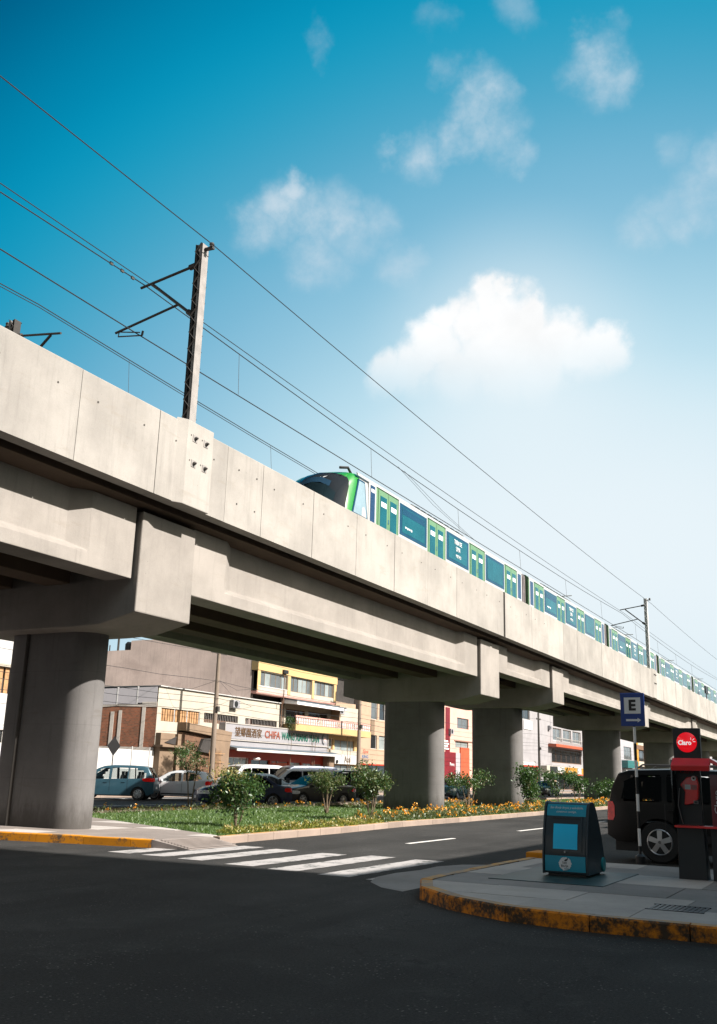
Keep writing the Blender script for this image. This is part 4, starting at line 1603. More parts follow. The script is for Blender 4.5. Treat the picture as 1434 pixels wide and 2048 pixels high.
M['awning_blue'] = pm('blue grey corrugated roofing', (0.101, 0.126, 0.151), 0.6, 0.15, 2.0)
M['teal_sign'] = pm('teal awning', (0.015, 0.101, 0.101), 0.5, 0.1, 2.0)
M['skin'] = pm('skin', (0.36, 0.20, 0.13), 0.6, 0.08, 9.0)
M['hair'] = pm('dark hair', (0.015, 0.011, 0.010), 0.7, 0.1, 20.0)
FXX = -44.0
FG = 1.128            # facade heights and widths read from image pixels at 39 m then scaled about the camera to 44 m


def fy(y):
    return y * FG


def fz(z):
    return EYE + (z - EYE) * FG


def wall_x(parent, name, X, y0, y1, z0, z1, holes, m, depth=0.28):
    """facade looking towards +X with real openings"""
    Y = sorted({y0, y1, *[h[0] for h in holes], *[h[1] for h in holes]})
    Z = sorted({z0, z1, *[h[2] for h in holes], *[h[3] for h in holes]})
    def inh(a, b):
        return any(h[0] < a < h[1] and h[2] < b < h[3] for h in holes)
    b = MB()
    for i in range(len(Y) - 1):
        for k in range(len(Z) - 1):
            if not inh((Y[i] + Y[i + 1]) / 2, (Z[k] + Z[k + 1]) / 2):
                b.quad((X, Y[i], Z[k]), (X, Y[i + 1], Z[k]), (X, Y[i + 1], Z[k + 1]), (X, Y[i], Z[k + 1]))
    for a0, a1, c0, c1 in holes:
        d = X - depth
        b.quad((X, a0, c0), (X, a1, c0), (d, a1, c0), (d, a0, c0))
        b.quad((X, a0, c1), (d, a0, c1), (d, a1, c1), (X, a1, c1))
        b.quad((X, a0, c0), (d, a0, c0), (d, a0, c1), (X, a0, c1))
        b.quad((X, a1, c0), (X, a1, c1), (d, a1, c1), (d, a1, c0))
    return b.build(name, m, parent)


def window(parent, X, y0, y1, z0, z1, n=2, pane='pane', frame='frame', depth=0.16, bar=0.05, rows=1):
    """framed window set back in its opening; every pane a piece of its own"""
    x = X - depth
    f = MB()
    f.box(x - .04, x + .03, y0, y1, z0, z0 + bar)
    f.box(x - .04, x + .03, y0, y1, z1 - bar, z1)
    f.box(x - .04, x + .03, y0, y0 + bar, z0 + bar, z1 - bar)
    f.box(x - .04, x + .03, y1 - bar, y1, z0 + bar, z1 - bar)
    w = (y1 - y0) / n
    for i in range(1, n):
        f.box(x - .035, x + .025, y0 + i * w - bar * .4, y0 + i * w + bar * .4, z0 + bar, z1 - bar)
    hh = (z1 - z0) / rows
    for k in range(1, rows):
        f.box(x - .03, x + .02, y0 + bar, y1 - bar, z0 + k * hh - bar * .4, z0 + k * hh + bar * .4)
    o = f.build('window', frame, parent)
    for i in range(n):
        for k in range(rows):
            p = MB()
            tl = random.uniform(-.012, .012)
            a, b = y0 + i * w + .02, y0 + (i + 1) * w - .02
            p.add([(x + tl, a, z0 + k * hh + .02), (x - tl, b, z0 + k * hh + .02), (x - tl, b, z0 + (k + 1) * hh - .02), (x + tl, a, z0 + (k + 1) * hh - .02)], [(0, 1, 2, 3)])
            p.build('pane', random.choice(pane) if isinstance(pane, (list, tuple)) else pane, o)
    return o


def back_box(parent, X, y0, y1, z0, z1, depth, m, roof='roof_tar', name='side_wall'):
    """the bulk behind a facade: two flanks, back, roof"""
    b = MB()
    x2 = X - depth
    b.quad((X, y0, z0), (X, y0, z1), (x2, y0, z1), (x2, y0, z0))
    b.quad((X, y1, z0), (x2, y1, z0), (x2, y1, z1), (X, y1, z1))
    b.quad((x2, y0, z0), (x2, y0, z1), (x2, y1, z1), (x2, y1, z0))
    b.build(name, m, parent)
    r = MB()
    r.quad((X, y0, z1), (X, y1, z1), (x2, y1, z1), (x2, y0, z1))
    r.build('roof', roof, parent)
    i = MB()
    i.quad((X - .6, y0 + .05, z0), (X - .6, y1 - .05, z0), (X - .6, y1 - .05, z1 - .05), (X - .6, y0 + .05, z1 - .05))
    i.build('room_interior', 'interior', parent)


# 1 white yard wall of panels between posts
w = thing('yard_wall', 'long white panelled yard wall behind the parked blue grey cars', 'wall', (FXX, 52, .14))
ya, yb = fy(30.0), fy(52.6)
n = 14
for i in range(n):
    a, b_ = ya + (yb - ya) * i / n, ya + (yb - ya) * (i + 1) / n
    m = MB()
    m.box(FXX - .1, FXX + random.uniform(-.01, .01), a + .06, b_ - .06, .14, fz(2.63) + random.uniform(-.02, .02))
    m.build('wall_panel', 'whitewash', w)
    m = MB()
    m.box(FXX - .12, FXX + .05, b_ - .06, b_ + .06, .14, fz(2.63))
    m.box(FXX - .05, FXX, b_ - .03, b_ + .03, fz(2.63), fz(2.63) + .22)
    m.build('post', 'whitewash', w)

# far left house with timber screens, seen past the first pier
t = thing('timber_screen_house', 'white house with brown timber screens left of the first pier', 'house', (FXX, 36, .14))
wall_x(t, 'wall', FXX - .3, 20, 41.6, .14, 8.6, [(22, 41.4, 5.54, 7.04), (24, 41.2, .3, 3.5)], 'whitewash')
back_box(t, FXX - .3, 20, 41.6, .14, 8.6, 14, 'whitewash')
for k in range(42):
    m = MB()
    m.box(FXX - .42, FXX - .34, 22.1 + k * .455, 22.1 + k * .455 + .30, 5.56, 7.02)
    m.build('slat', 'slat', t)
m = MB()
m.box(FXX - .3, FXX - .12, 20, 41.6, 7.04, 7.22)
m.build('cornice', 'cream', t)
window(t, FXX - .3, 24, 41.2, .3, 3.5, 6, 'pane_dark')

# 2 white building with the bare brick flank
t = thing('brick_flank_building', 'white upper storey with timber slats and bare brick side wall', 'building', (FXX, 58, .14))
YB, YE, ZTOP = fy(48.15), fy(62.3), fz(6.53)
z_sl0, z_sl1 = fz(4.45), fz(5.25)
wall_x(t, 'wall', FXX, YB, YE, fz(2.9), ZTOP, [(fy(48.55), fy(52.55), z_sl0, z_sl1), (fy(53.0), fy(56.95), fz(4.62), z_sl1), (fy(57.85), fy(62.0), fz(4.55), fz(5.20))], 'cream')
wall_x(t, 'lower_wall', FXX, YB, fy(50.2), .14, fz(2.9), [], 'tan')
back_box(t, FXX, YB + .3, YE, .14, ZTOP - .05, 13, 'cream', name='flank')
m = MB()
m.box(FXX - 13, FXX + .16, YB, YE, ZTOP, ZTOP + .06)
m.build('coping', 'whitewash', t)
nS = 16
for k in range(nS):
    a = fy(48.55) + (fy(52.55) - fy(48.55)) * k / nS
    m = MB()
    m.box(FXX - .16, FXX - .10, a + .03, a + .24, z_sl0 + .03, z_sl1 - .03)
    m.build('slat', 'slat', t)
for a in (48.55, 49.9, 51.2, 52.5):
    m = MB()
    m.box(FXX - .14, FXX - .05, fy(a), fy(a) + .07, z_sl0, z_sl1)
    m.build('mullion', 'whitewash', t)
m = MB()
for k in range(46):
    a = fy(53.0) + (fy(62.0) - fy(53.0)) * k / 46
    if not fy(56.95) < a < fy(57.85):
        m.box(FXX - .10, FXX - .07, a, a + .03, fz(4.55), fz(5.2))
m.build('security_bar', 'steel', t, kind='stuff')
m = MB()
m.box(FXX - .5, FXX - .3, fy(53.1), fy(61.9), fz(4.62), fz(4.86))
m.build('planter', 'slat_dark', t)
# the brick flank skewed to catch the sun: infill between concrete ties, sheeting above
SKB = R(24)


def flank(y0, x0, sk):
    """turns (metres back from the street, height, metres proud) into a point on a skewed side wall"""
    e, nv = (-math.cos(sk), -math.sin(sk)), (math.sin(sk), -math.cos(sk))
    return lambda s_, z, o=0.0: (x0 + e[0] * s_ + nv[0] * o, y0 + e[1] * s_ + nv[1] * o, z)


def slab_on(parent, name, f, s0, s1, z0, z1, o, m, z2=None, z3=None):
    b = MB()
    P = [(s0, z0), (s1, z0), (s1, z1 if z2 is None else z2), (s0, z1)]
    b.add([f(p, q, -.12) for p, q in P] + [f(p, q, o) for p, q in P], [(0, 1, 2, 3), (4, 5, 6, 7), (0, 1, 5, 4), (1, 2, 6, 5), (2, 3, 7, 6), (3, 0, 4, 7)])
    return b.build(name, m, parent)


ff = flank(YB - .02, FXX - .02, SKB)
fl = slab_on(t, 'brick_wall', ff, 0, 13, .14, 5.96, 0, 'brick', 4.9)
for s_, wd, z0, z1 in ((.9, .24, 3.0, 5.7), (2.55, .22, 2.8, 5.45), (3.1, .24, 2.8, 5.35), (5.5, .25, 2.8, 5.2), (8, .25, 2.8, 5.0)):
    slab_on(fl, 'concrete_tie', ff, s_ - wd / 2, s_ + wd / 2, z0, z1, .05, 'plinth')
slab_on(fl, 'ring_beam', ff, .02, 6, 5.74, 5.95, .04, 'plinth', 5.50)
slab_on(fl, 'beam_end', ff, .02, 1.05, 5.95, 6.10, .06, 'plinth', 6.06)
slab_on(fl, 'footing_band', ff, .02, 13, 2.72, 3.0, .06, 'plinth')
for k in range(8):
    a = .06 + k * 1.42
    slab_on(t, 'sheet_panel', ff, a, a + 1.35, 6.0 - .075 * a, 7.14 - .058 * a, .012, 'lavender', 7.14 - .058 * (a + 1.35))
    slab_on(t, 'sheet_post', ff, a + 1.35, a + 1.42, 5.9 - .075 * a, 7.14 - .058 * a, .03, 'whitewash')

# 3 tan entrance block with its slanted recesses
t = thing('tan_entrance_block', 'tan entrance block with dark slanted recesses beside the restaurant sign', 'building', (FXX + .7, 58, .14))
X = FXX + .8
m = MB()
m.prism([(fy(50.25), fz(4.47)), (fy(55.35), fz(4.10)), (fy(55.1), fz(2.9)), (fy(55.1), .14), (fy(53.6), .14), (fy(53.6), fz(2.9)), (fy(53.2), fz(3.75)), (fy(50.3), fz(3.95))], FXX + .02, X, 'x')
m.build('slanted_wall', 'tan', t, bevel=.02)
m = MB()
m.box(FXX + .02, X - .35, fy(50.3), fy(53.55), .14, fz(3.85))
m.build('recess_wall', 'slat_dark', t)
m = MB()
m.prism([(fy(51.9), fz(2.75)), (fy(53.3), fz(2.6)), (fy(53.4), fz(3.6)), (fy(52.3), fz(3.55))], X - .35, X - .10, 'x')
m.build('slanted_panel', 'interior', t)
for a, b_ in ((48.2, 49.6), (49.9, 50.25)):
    m = MB()
    m.box(FXX + .02, FXX + .45, fy(a), fy(b_), .14, fz(3.72))
    m.build('buttress', 'tan', t)
m = MB()
m.prism([(fy(48.6), fz(3.15)), (fy(49.6), fz(3.05)), (fy(49.7), fz(3.55))], FXX + .45, FXX + .52, 'x')
m.build('slanted_panel', 'interior', t)
m = MB()
m.box(FXX + .02, FXX + .85, fy(48.0), fy(50.4), fz(2.88), fz(3.0))
m.build('ledge', 'tan', t)
m = MB()
for k in range(10):
    m.tube([(FXX + .95, fy(52.7) + k * .16, .14), (FXX + .95, fy(52.7) + k * .16, fz(2.85))], .02, 5)
for z in (1.0, 2.2, 2.8):
    m.tube([(FXX + .95, fy(52.6), z), (FXX + .95, fy(54.4), z)], .022, 5)
g_ = m.build('gate', 'slat', t)

# 4 restaurant front with the big lettered sign
t = thing('restaurant_front', 'restaurant front with a long sign lettered CHIFA WANG XIANG YUAN', 'restaurant', (FXX, 69, .14))
XS = FXX + .55
m = MB()
m.box(FXX + .01, XS, fy(54.75), fy(69.0), fz(3.62), fz(4.72))
sg = m.build('sign_box', 'sign_grey', t, bevel=.02)
m = MB()
zt, zb0 = fz(4.72), fz(3.62)
m.box(XS, XS + .05, fy(54.75), fy(69.0), zt - .05, zt + .03)
m.box(XS, XS + .05, fy(54.75), fy(69.0), zb0 - .03, zb0 + .05)
m.box(XS, XS + .05, fy(68.93), fy(69.0), zb0 + .05, zt - .05)
m.box(XS, XS + .05, fy(54.75), fy(54.82), zb0 + .05, zt - .05)
m.build('sign_frame', 'frame', sg)
M['sign_brown'] = pm('brown sign lettering', (0.081, 0.043, 0.018), 0.5, 0.1, 3.0)
M['sign_red'] = pm('rust red sign lettering', (0.212, 0.050, 0.025), 0.5, 0.1, 3.0)
M['sign_green'] = pm('green sign lettering', (0.008, 0.093, 0.063), 0.5, 0.1, 3.0)
zm = fz(4.17)
text_mesh('lettering', '望鄉園酒家', 0.8, 'sign_brown', sg, facing_x(XS, fy(57.62), zm + .02), width=3.75, height=.72, extrude=.03, bold=.008)
text_mesh('lettering', 'CHIFA', 0.8, 'sign_red', sg, facing_x(XS, fy(60.72), zm), width=2.30, height=.60, extrude=.03, bold=.012)
text_mesh('lettering', 'WANG XIANG YUAN', 0.8, 'sign_green', sg, facing_x(XS, fy(64.72), zm), width=6.25, height=.62, extrude=.03, bold=.016)
m = MB()
cY, cZ = fy(68.25), zm
pts = []
for k in range(17):
    a = R(80 + k * 12.5)
    pts.append((cY + .36 * math.cos(a), cZ + .44 * math.sin(a)))
for k in range(17):
    a = R(280 - k * 12.5)
    pts.append((cY + .10 + .30 * math.cos(a), cZ + .05 + .40 * math.sin(a)))
m.prism(pts, XS, XS + .035, 'x')
m.build('crescent_emblem', 'ink', sg)
m = MB()
m.lathe([(.20, .0), (.20, .03)], (XS, cY + .22, cZ + .02), 'x', 18)
m.build('round_emblem', pm('faint pink emblem', (0.58, 0.40, 0.36), 0.6), sg)
m = MB()
m.box(FXX + .01, XS - .06, fy(55.3), fy(69.0), fz(3.14), fz(3.60))
m.build('fascia', 'sign_grey', t)
m = MB()      # corrugated awning
n = 70
za, zb1 = fz(3.13), fz(2.97)
a0, a1 = fy(55.3), fy(70.0)
vs, fs = [], []
for i in range(n * 2 + 1):
    yy = a0 + (a1 - a0) * i / (n * 2)
    dz = .035 if i % 2 else 0
    vs += [(FXX + .45, yy, za + .10 + dz), (FXX + 1.35, yy, za - .06 + dz)]
for i in range(n * 2):
    fs.append((2 * i, 2 * i + 1, 2 * i + 3, 2 * i + 2))
m.add(vs, fs)
m.build('awning_sheet', 'awning_blue', t)
m = MB()
m.box(FXX + 1.25, FXX + 1.36, a0, a1, fz(2.90), za - .07)
m.build('awning_edge', 'whitewash', t)
# shopfront under the awning
holes = [(fy(56.0), fy(58.6), .2, fz(2.5)), (fy(58.85), fy(61.3), .2, fz(2.42)), (fy(61.55), fy(63.9), .8, fz(2.38)), (fy(64.15), fy(65.7), .8, fz(2.36)), (fy(65.95), fy(67.4), .8, fz(2.34)), (fy(67.6), fy(69.0), .8, fz(2.32))]
wall_x(t, 'shopfront', FXX + .02, fy(55.2), fy(69.2), .14, fz(3.0), holes, 'shop_red')
i_ = MB()
i_.quad((FXX - .8, fy(55.2), .1), (FXX - .8, fy(69.2), .1), (FXX - .8, fy(69.2), 4), (FXX - .8, fy(55.2), 4))
i_.build('room_interior', 'interior', t)
for k, h in enumerate(holes):
    window(t, FXX, h[0], h[1], h[2], h[3], 2 if k else 3, ['pane_dark', 'pane_pale', 'pane_pale', 'pane_pale', 'pane_pale', 'pane_pale'][0 if k == 1 else 2], 'shop_red' if k != 0 else 'white', .12)
for k, (a, b_, z) in enumerate(((61.7, 63.8, 1.95), (64.3, 65.6, 1.85), (66.0, 67.3, 1.8))):
    m = MB()
    m.box(FXX - .06, FXX - .03, fy(a), fy(b_), fz(z), fz(z + .32))
    m.build('menu_board', ['orange', 'whitewash', 'whitewash'][k], t)
m = MB()
m.box(FXX - .1, FXX + .65, fy(69.1), fy(70.05), .14, fz(2.93))
m.build('pillar', 'tan', t)
m = MB()
m.lathe([(.22, .0), (.30, .1), (.22, .2)], (FXX + .6, fy(58.75), fz(2.35)), 'z', 12)
m.build('round_lamp', 'white', t, smooth=60)

# 5 yellow building
t = thing('yellow_building', 'yellow and cream building with a balcony rail and grey mortar side wall', 'building', (FXX, 75, .14))
YA, YC = fy(58.4), fy(75.2)
ZB3, ZT3 = fz(6.98), fz(9.6)
XB = FXX + .5
wh_ = [(fy(58.8), fy(62.5), fz(7.45), fz(8.55)), (fy(62.95), fy(66.15), fz(7.47), fz(8.57)), (fy(66.5), fy(69.7), fz(7.50), fz(8.57))]
wall_x(t, 'bay_wall', XB, YA, fy(70.1), ZB3, fz(8.70), wh_, 'cream')
m = MB()
m.box(FXX - .2, XB + .10, YA - .05, fy(70.15), fz(8.62), ZT3)
m.build('parapet_band', 'yellow', t)
m = MB()
m.prism([(FXX - .2, ZB3 - .02), (XB - .02, ZB3 - .02), (XB + .05, ZB3 + .10), (XB + .05, ZB3 + .18), (FXX - .2, ZB3 + .18)], YA - .02, fy(70.12), 'y')
m.build('bay_sill', 'rail_pink', t)
m = MB()
for a, b_ in ((fy(62.52), fy(62.93)), (fy(66.17), fy(66.48)), (YA, fy(58.78)), (fy(69.72), fy(70.1))):
    m.box(XB, XB + .05, a, b_, fz(7.2), fz(8.62))
m.build('pilaster', 'yellow', t)
for h in wh_:
    o = window(t, XB, *h, 5, ['pane', 'pane', 'pane_pale'], 'tan', .14, .06)
m = MB()
for k in range(28):
    a = YA + .1 + k * .16
    m.tube([(XB + .12, a, fz(7.02)), (XB + .12, a, fz(7.55))], .014, 4)
m.tube([(XB + .12, YA + .1, fz(7.5)), (XB + .12, YA + 4.5, fz(7.5))], .016, 4)
m.build('window_guard', 'white', t, kind='stuff')
m = MB()
m.box(XB + .05, XB + .30, fy(61.6), fy(62.2), fz(8.68), fz(8.94))
m.build('flood_lamp', 'black', t)
# blue edged canopy under the bay
m = MB()
m.prism([(FXX - .1, fz(6.9)), (FXX + 1.5, fz(6.72)), (FXX + 1.5, fz(6.50)), (FXX - .1, fz(6.6))], fy(62.6), fy(70.3), 'y')
m.build('canopy', 'white', t)
m = MB()
m.prism([(FXX - .1, fz(6.96)), (FXX + 1.55, fz(6.78)), (FXX + 1.55, fz(6.72)), (FXX - .1, fz(6.90))], fy(62.5), fy(70.4), 'y')
m.build('canopy_roof', 'awning_blue', t)
hm = [(fy(63.2), fy(66.1), fz(5.1), fz(6.23)), (fy(66.55), fy(69.7), fz(5.1), fz(6.26))]
wall_x(t, 'balcony_wall', FXX, fy(62.4), fy(75.2), fz(4.6), fz(6.99), hm, 'cream')
for h in hm:
    window(t, FXX, h[0], h[1], fz(5.1), h[3], 2, 'pane_dark', 'slat_dark', .15, .08)
m = MB()
m.box(FXX - .02, FXX + .9, fy(70.2), fy(70.34), fz(5.1), fz(6.95))
m.build('side_screen', 'peach', t)
m = MB()
m.box(FXX - 6, FXX - .3, fy(70.4), fy(75.0), fz(6.9), fz(7.4))
m.build('terrace_wall', 'peach', t)
m = MB()
m.box(FXX - .1, FXX + 1.25, fy(62.9), fy(75.3), fz(4.62), fz(5.10))
m.build('balcony_slab', 'yellow', t)
rl = MB()
rl.box(FXX + 1.12, FXX + 1.24, fy(62.9), fy(75.2), fz(5.60), fz(5.72))
rl.box(FXX + 1.14, FXX + 1.22, fy(62.9), fy(75.2), fz(5.30), fz(5.36))
rl.box(FXX + 1.12, FXX + 1.24, fy(62.9), fy(75.2), fz(5.10), fz(5.16))
ro = rl.build('balcony_rail', 'rail_pink', t)
for k in range(34):
    a = fy(63.0) + k * .405
    m = MB()
    m.box(FXX + 1.155, FXX + 1.205, a + .03, a + .33, fz(5.16), fz(5.60))
    m.build('rail_panel', 'whitewash' if random.random() < .8 else 'cream', ro)
    m = MB()
    m.box(FXX + 1.13, FXX + 1.23, a - .045, a + .01, fz(5.16), fz(5.60))
    m.build('baluster', 'rail_pink', ro)
hg = [(fy(69.1), fy(70.65), fz(3.5), fz(4.32)), (fy(70.95), fy(74.45), fz(3.36), fz(4.3)), (fy(70.3), fy(74.6), .2, fz(2.30))]
wall_x(t, 'wall', FXX, fy(69.05), YC, .14, fz(4.65), hg, 'yellow')
window(t, FXX, *hg[0], 2, 'pane_pale', 'slat', .12)
window(t, FXX, *hg[1], 3, 'pane_pale', 'slat', .12, rows=1)
window(t, FXX, *hg[2], 4, ['pane_dark', 'pane_dark', 'pane_pale'], 'slat_dark', .2)
m = MB()
m.box(FXX, FXX + .06, fy(69.1), fy(75.0), fz(3.17), fz(3.48))
m.build('sill_band', 'cream', t)
m = MB()
m.box(FXX + .01, FXX + .30, fy(70.33), fy(74.86), fz(2.38), fz(3.15))
sb = m.build('shop_sign', 'whitewash', t, bevel=.015)
text_mesh('lettering', 'Assi', 0.6, 'sign_brown', sb, facing_x(FXX + .30, fy(72.75), fz(2.78)), width=1.15, height=.58, extrude=.02)
m = MB()
m.lathe([(.15, .0), (.15, .12)], (FXX + .30, fy(70.9), fz(2.56)), 'x', 14)
m.build('sign_lamp', 'black', sb)
# the tall mortar flank, stepped at the back, skewed likewise so the sun brightens it
fm = flank(YA - .03, FXX - .02, R(24))
ss = [(0, .14), (0, 12.3), (9.2, 11.76), (10.1, 11.68), (10.1, 10.93), (12.1, 10.80), (30, 9.6), (30, .14)]
m = MB()
n = len(ss)
m.add([fm(a, z, 0) for a, z in ss] + [fm(a, z, -.3) for a, z in ss], [tuple(range(n)), tuple(range(n, 2 * n))] + [(i, (i + 1) % n, n + (i + 1) % n, n + i) for i in range(n)])
m.build('mortar_wall', 'grey_wall', t)
back_box(t, FXX, YA + .25, YC, .14, ZT3, 12, 'grey_wall')
m = MB()
m.tube([(XB + .12, fy(61.9), fz(6.5)), (XB + .12, fy(61.9), fz(8.7))], .04, 6)
m.build('downpipe', 'slat_dark', t)
m = MB()
m.tube([(FXX + .1, fy(62.45), fz(4.6)), (FXX + .1, fy(62.45), fz(6.9))], .05, 6)
m.build('downpipe', 'slat_dark', t)
m = MB()
m.tube([(FXX + .1, fy(62.75), fz(4.6)), (FXX + .1, fy(62.75), fz(6.9))], .04, 6)
m.build('downpipe', 'slat_dark', t)
for s_, h in ((11.2, 1.0), (11.9, .25), (13.0, .4)):
    m = MB()
    p = fm(s_, 10.8, -.15)
    m.tube([p, (p[0], p[1], 11.05 + h)], .09 if h > .9 else .05, 6)
    m.build('rooftop_pipe', 'steel_dark', t)
m = MB()
p = fm(10.4, 10.85, -.45)
m.lathe([(.26, 0), (.32, .2), (.32, .6), (.16, .78)], p, 'z', 12)
m.build('water_tank', 'black', t, smooth=40)

# 6 peach building beside the second pier
t = thing('peach_building', 'narrow peach building with a painted burger shop sign', 'building', (FXX, 90, .14))
YA6, YE6 = fy(75.35), fy(88.0)
hh_ = [(fy(77.35), fy(78.6), fz(6.33), fz(7.9)), (fy(79.0), fy(80.3), fz(6.33), fz(7.9)), (fy(77.4), fy(78.6), fz(3.8), fz(4.98)), (fy(79.0), fy(80.3), fz(3.8), fz(4.98)),
       (fy(82), fy(86), fz(6.2), fz(7.6)), (fy(82), fy(86), fz(3.8), fz(5.0)), (fy(75.8), fy(86), .2, fz(2.42))]
wall_x(t, 'wall', FXX + .05, YA6, YE6, .14, fz(9.2), hh_, 'peach')
for k, h in enumerate(hh_[:6]):
    window(t, FXX + .05, *h, 1 if k < 4 else 3, ['pane', 'pane_dark', 'pane_dark', 'pane_pale', 'pane', 'pane'][k], 'whitewash', .14)
window(t, FXX + .05, *hh_[6], 6, 'pane_dark', 'slat_dark', .25)
back_box(t, FXX + .05, YA6, YE6, .14, fz(9.2), 12, 'peach')
m = MB()
m.box(FXX + .05, FXX + .12, fy(77.3), fy(78.0), fz(5.0), fz(6.3))
m.build('wall_strip', 'tan', t)
m = MB()
m.box(FXX + .05, FXX + .12, fy(80.2), fy(80.6), fz(5.0), fz(6.3))
m.build('wall_strip', 'tan', t)
m = MB()
m.box(FXX + .05, FXX + .14, YA6 + .1, YE6, fz(2.40), fz(2.52))
m.build('red_band', 'shop_red', t)
text_mesh('sign_lettering', 'Spa', 0.5, 'shop_red', t, facing_x(FXX + .05, fy(76.45), fz(3.50)), width=1.15, height=.46, extrude=.01, shear=.2)
text_mesh('sign_lettering', 'KING', 0.5, pm('blue shop lettering', (0.03, 0.09, 0.20), 0.6), t, facing_x(FXX + .05, fy(76.40), fz(3.10)), width=1.35, height=.30, extrude=.01, bold=.01)
text_mesh('sign_lettering', 'Burger', 0.5, 'ink', t, facing_x(FXX + .05, fy(76.45), fz(2.76)), width=1.55, height=.40, extrude=.01)

# 7 pink and red building between the second and third piers
t = thing('pink_red_building', 'dusty pink building with red and orange ground floor panels', 'building', (FXX, 110, .14))
YA7, YE7 = fy(88.4), fy(104.0)
h7 = [(fy(97.75), fy(101.1), fz(6.65), fz(7.75)), (fy(91), fy(94.2), fz(6.65), fz(7.75)), (fy(97.2), fy(101.0), fz(4.65), fz(5.25)), (fy(91), fy(94.3), fz(4.2), fz(5.25))]
wall_x(t, 'wall', FXX, YA7, YE7, .14, fz(10.2), h7, 'pinkish')
for k, h in enumerate(h7):
    window(t, FXX, *h, 2, ['pane', 'pane_dark', 'pane_pale', 'pane_dark'][k], 'slat_dark', .15)
back_box(t, FXX, YA7, YE7, .14, fz(10.2), 12, 'pinkish')
for nm, a, b_, z0, z1, mm, pr in (('maroon_strip', 94.5, 95.6, 4.1, 8.6, 'maroon', .08), ('maroon_panel', 90.5, 97.05, .14, 4.1, 'maroon', .16), ('white_panel', 97.1, 98.4, .14, 4.1, 'lavender', .10),
                                 ('orange_panel', 98.45, 101.0, .14, 4.68, 'orange', .14), ('sill', 96.9, 104, 5.28, 5.36, 'slat_dark', .06)):
    m = MB()
    m.box(FXX + .005, FXX + pr, fy(a), fy(b_), fz(z0) if z0 > 1 else z0, fz(z1))
    m.build(nm, mm, t)
m = MB()
for k, z in enumerate((4.35, 4.6, 4.85, 5.1)):
    m.box(FXX + .08, FXX + .14, fy(93.9), fy(95.2) - (k % 2) * .3, fz(z), fz(z + .14))
m.build('white_lettering_bars', 'white', t)
text_mesh('sign_lettering', 'Peru', .5, 'sticker', t, facing_x(FXX + .16, fy(96.0), fz(2.9)), width=1.3, height=.4, extrude=.01)

# 8 pale grey building and the balcony building beyond it
t = thing('pale_grey_building', 'plain pale grey building with a white square panel behind the third pier', 'building', (FXX, 130, .14))
wall_x(t, 'wall', FXX, fy(104.3), fy(131.8), .14, fz(10.8), [(fy(117), fy(122.8), fz(9.0), fz(10.3)), (fy(106), fy(114), fz(7), fz(9)), (fy(108), fy(126), .2, fz(3.2))], 'grey_block')
window(t, FXX, fy(117), fy(122.8), fz(9.0), fz(10.3), 3, 'pane_dark', 'frame')
window(t, FXX, fy(106), fy(114), fz(7), fz(9), 3, 'pane', 'frame')
window(t, FXX, fy(108), fy(126), .2, fz(3.2), 6, 'pane_dark', 'shop_red')
back_box(t, FXX, fy(104.3), fy(131.8), .14, fz(10.8), 14, 'grey_block')
m = MB()
m.box(FXX + .005, FXX + .12, fy(120.2), fy(123.4), fz(7.78), fz(8.85))
m.build('white_panel', 'white', t)
m = MB()
m.box(FXX + .005, FXX + .2, fy(116), fy(124), fz(3.35), fz(3.75))
m.build('shop_sign', 'whitewash', t)
m = MB()
m.box(FXX + .005, FXX + .15, fy(116), fy(126.3), fz(3.15), fz(3.34))
m.build('red_band', 'shop_red', t)
t = thing('balcony_building', 'building with an orange edged balcony above amber shop signs', 'building', (FXX, 155, .14))
h8 = [(fy(133.0), fy(137.2), fz(6.9), fz(8.6)), (fy(138), fy(142.2), fz(6.9), fz(8.6)), (fy(143), fy(147.5), fz(6.9), fz(8.6)), (fy(129.6 + 2.6), fy(147.5), fz(3.95), fz(5.85)), (fy(133), fy(147), .2, fz(2.4))]
wall_x(t, 'wall', FXX, fy(131.9), fy(149), .14, fz(10.2), h8, 'grey_block')
for k, h in enumerate(h8):
    window(t, FXX, *h, [2, 2, 2, 6, 5][k], ['pane', 'pane', 'pane', 'pane_dark', 'pane_dark'][k], 'whitewash' if k < 3 else 'slat_dark', .2, .12)
back_box(t, FXX, fy(131.9), fy(149), .14, fz(10.2), 14, 'grey_block')
m = MB()
m.box(FXX, FXX + 1.3, fy(130.6), fy(148), fz(6.0), fz(6.35))
m.build('balcony_slab', 'orange', t)
m = MB()
for k in range(40):
    a = fy(131) + k * .48
    m.box(FXX + 1.2, FXX + 1.24, a, a + .05, fz(6.35), fz(7.15))
m.box(FXX + 1.18, FXX + 1.26, fy(131), fy(148), fz(7.12), fz(7.2))
m.build('balcony_rail', 'frame', t)
m = MB()
m.box(FXX + .005, FXX + .9, fy(127.2), fy(149), fz(2.50), fz(3.45))
sf = m.build('sign_fascia', 'cream', t)
for a, b_, mm in ((128.6, 131.9, 'black'), (132.0, 135.3, 'whitewash'), (135.5, 141.8, 'sun_orange'), (142.2, 144.0, 'whitewash'), (144.4, 146.4, 'sun_orange')):
    m = MB()
    m.box(FXX + .9, FXX + .96, fy(a), fy(b_), fz(2.58), fz(3.38))
    m.build('sign_panel', mm, sf)
text_mesh('lettering', 'BCP', .5, 'slat_dark', sf, facing_x(FXX + .96, fy(137.6), fz(2.98)), width=1.6, height=.5, extrude=.01)
m = MB()
m.box(FXX + .96, FXX + 1.5, fy(132), fy(149), fz(2.36), fz(2.5))
m.build('lower_awning', 'orange', t)

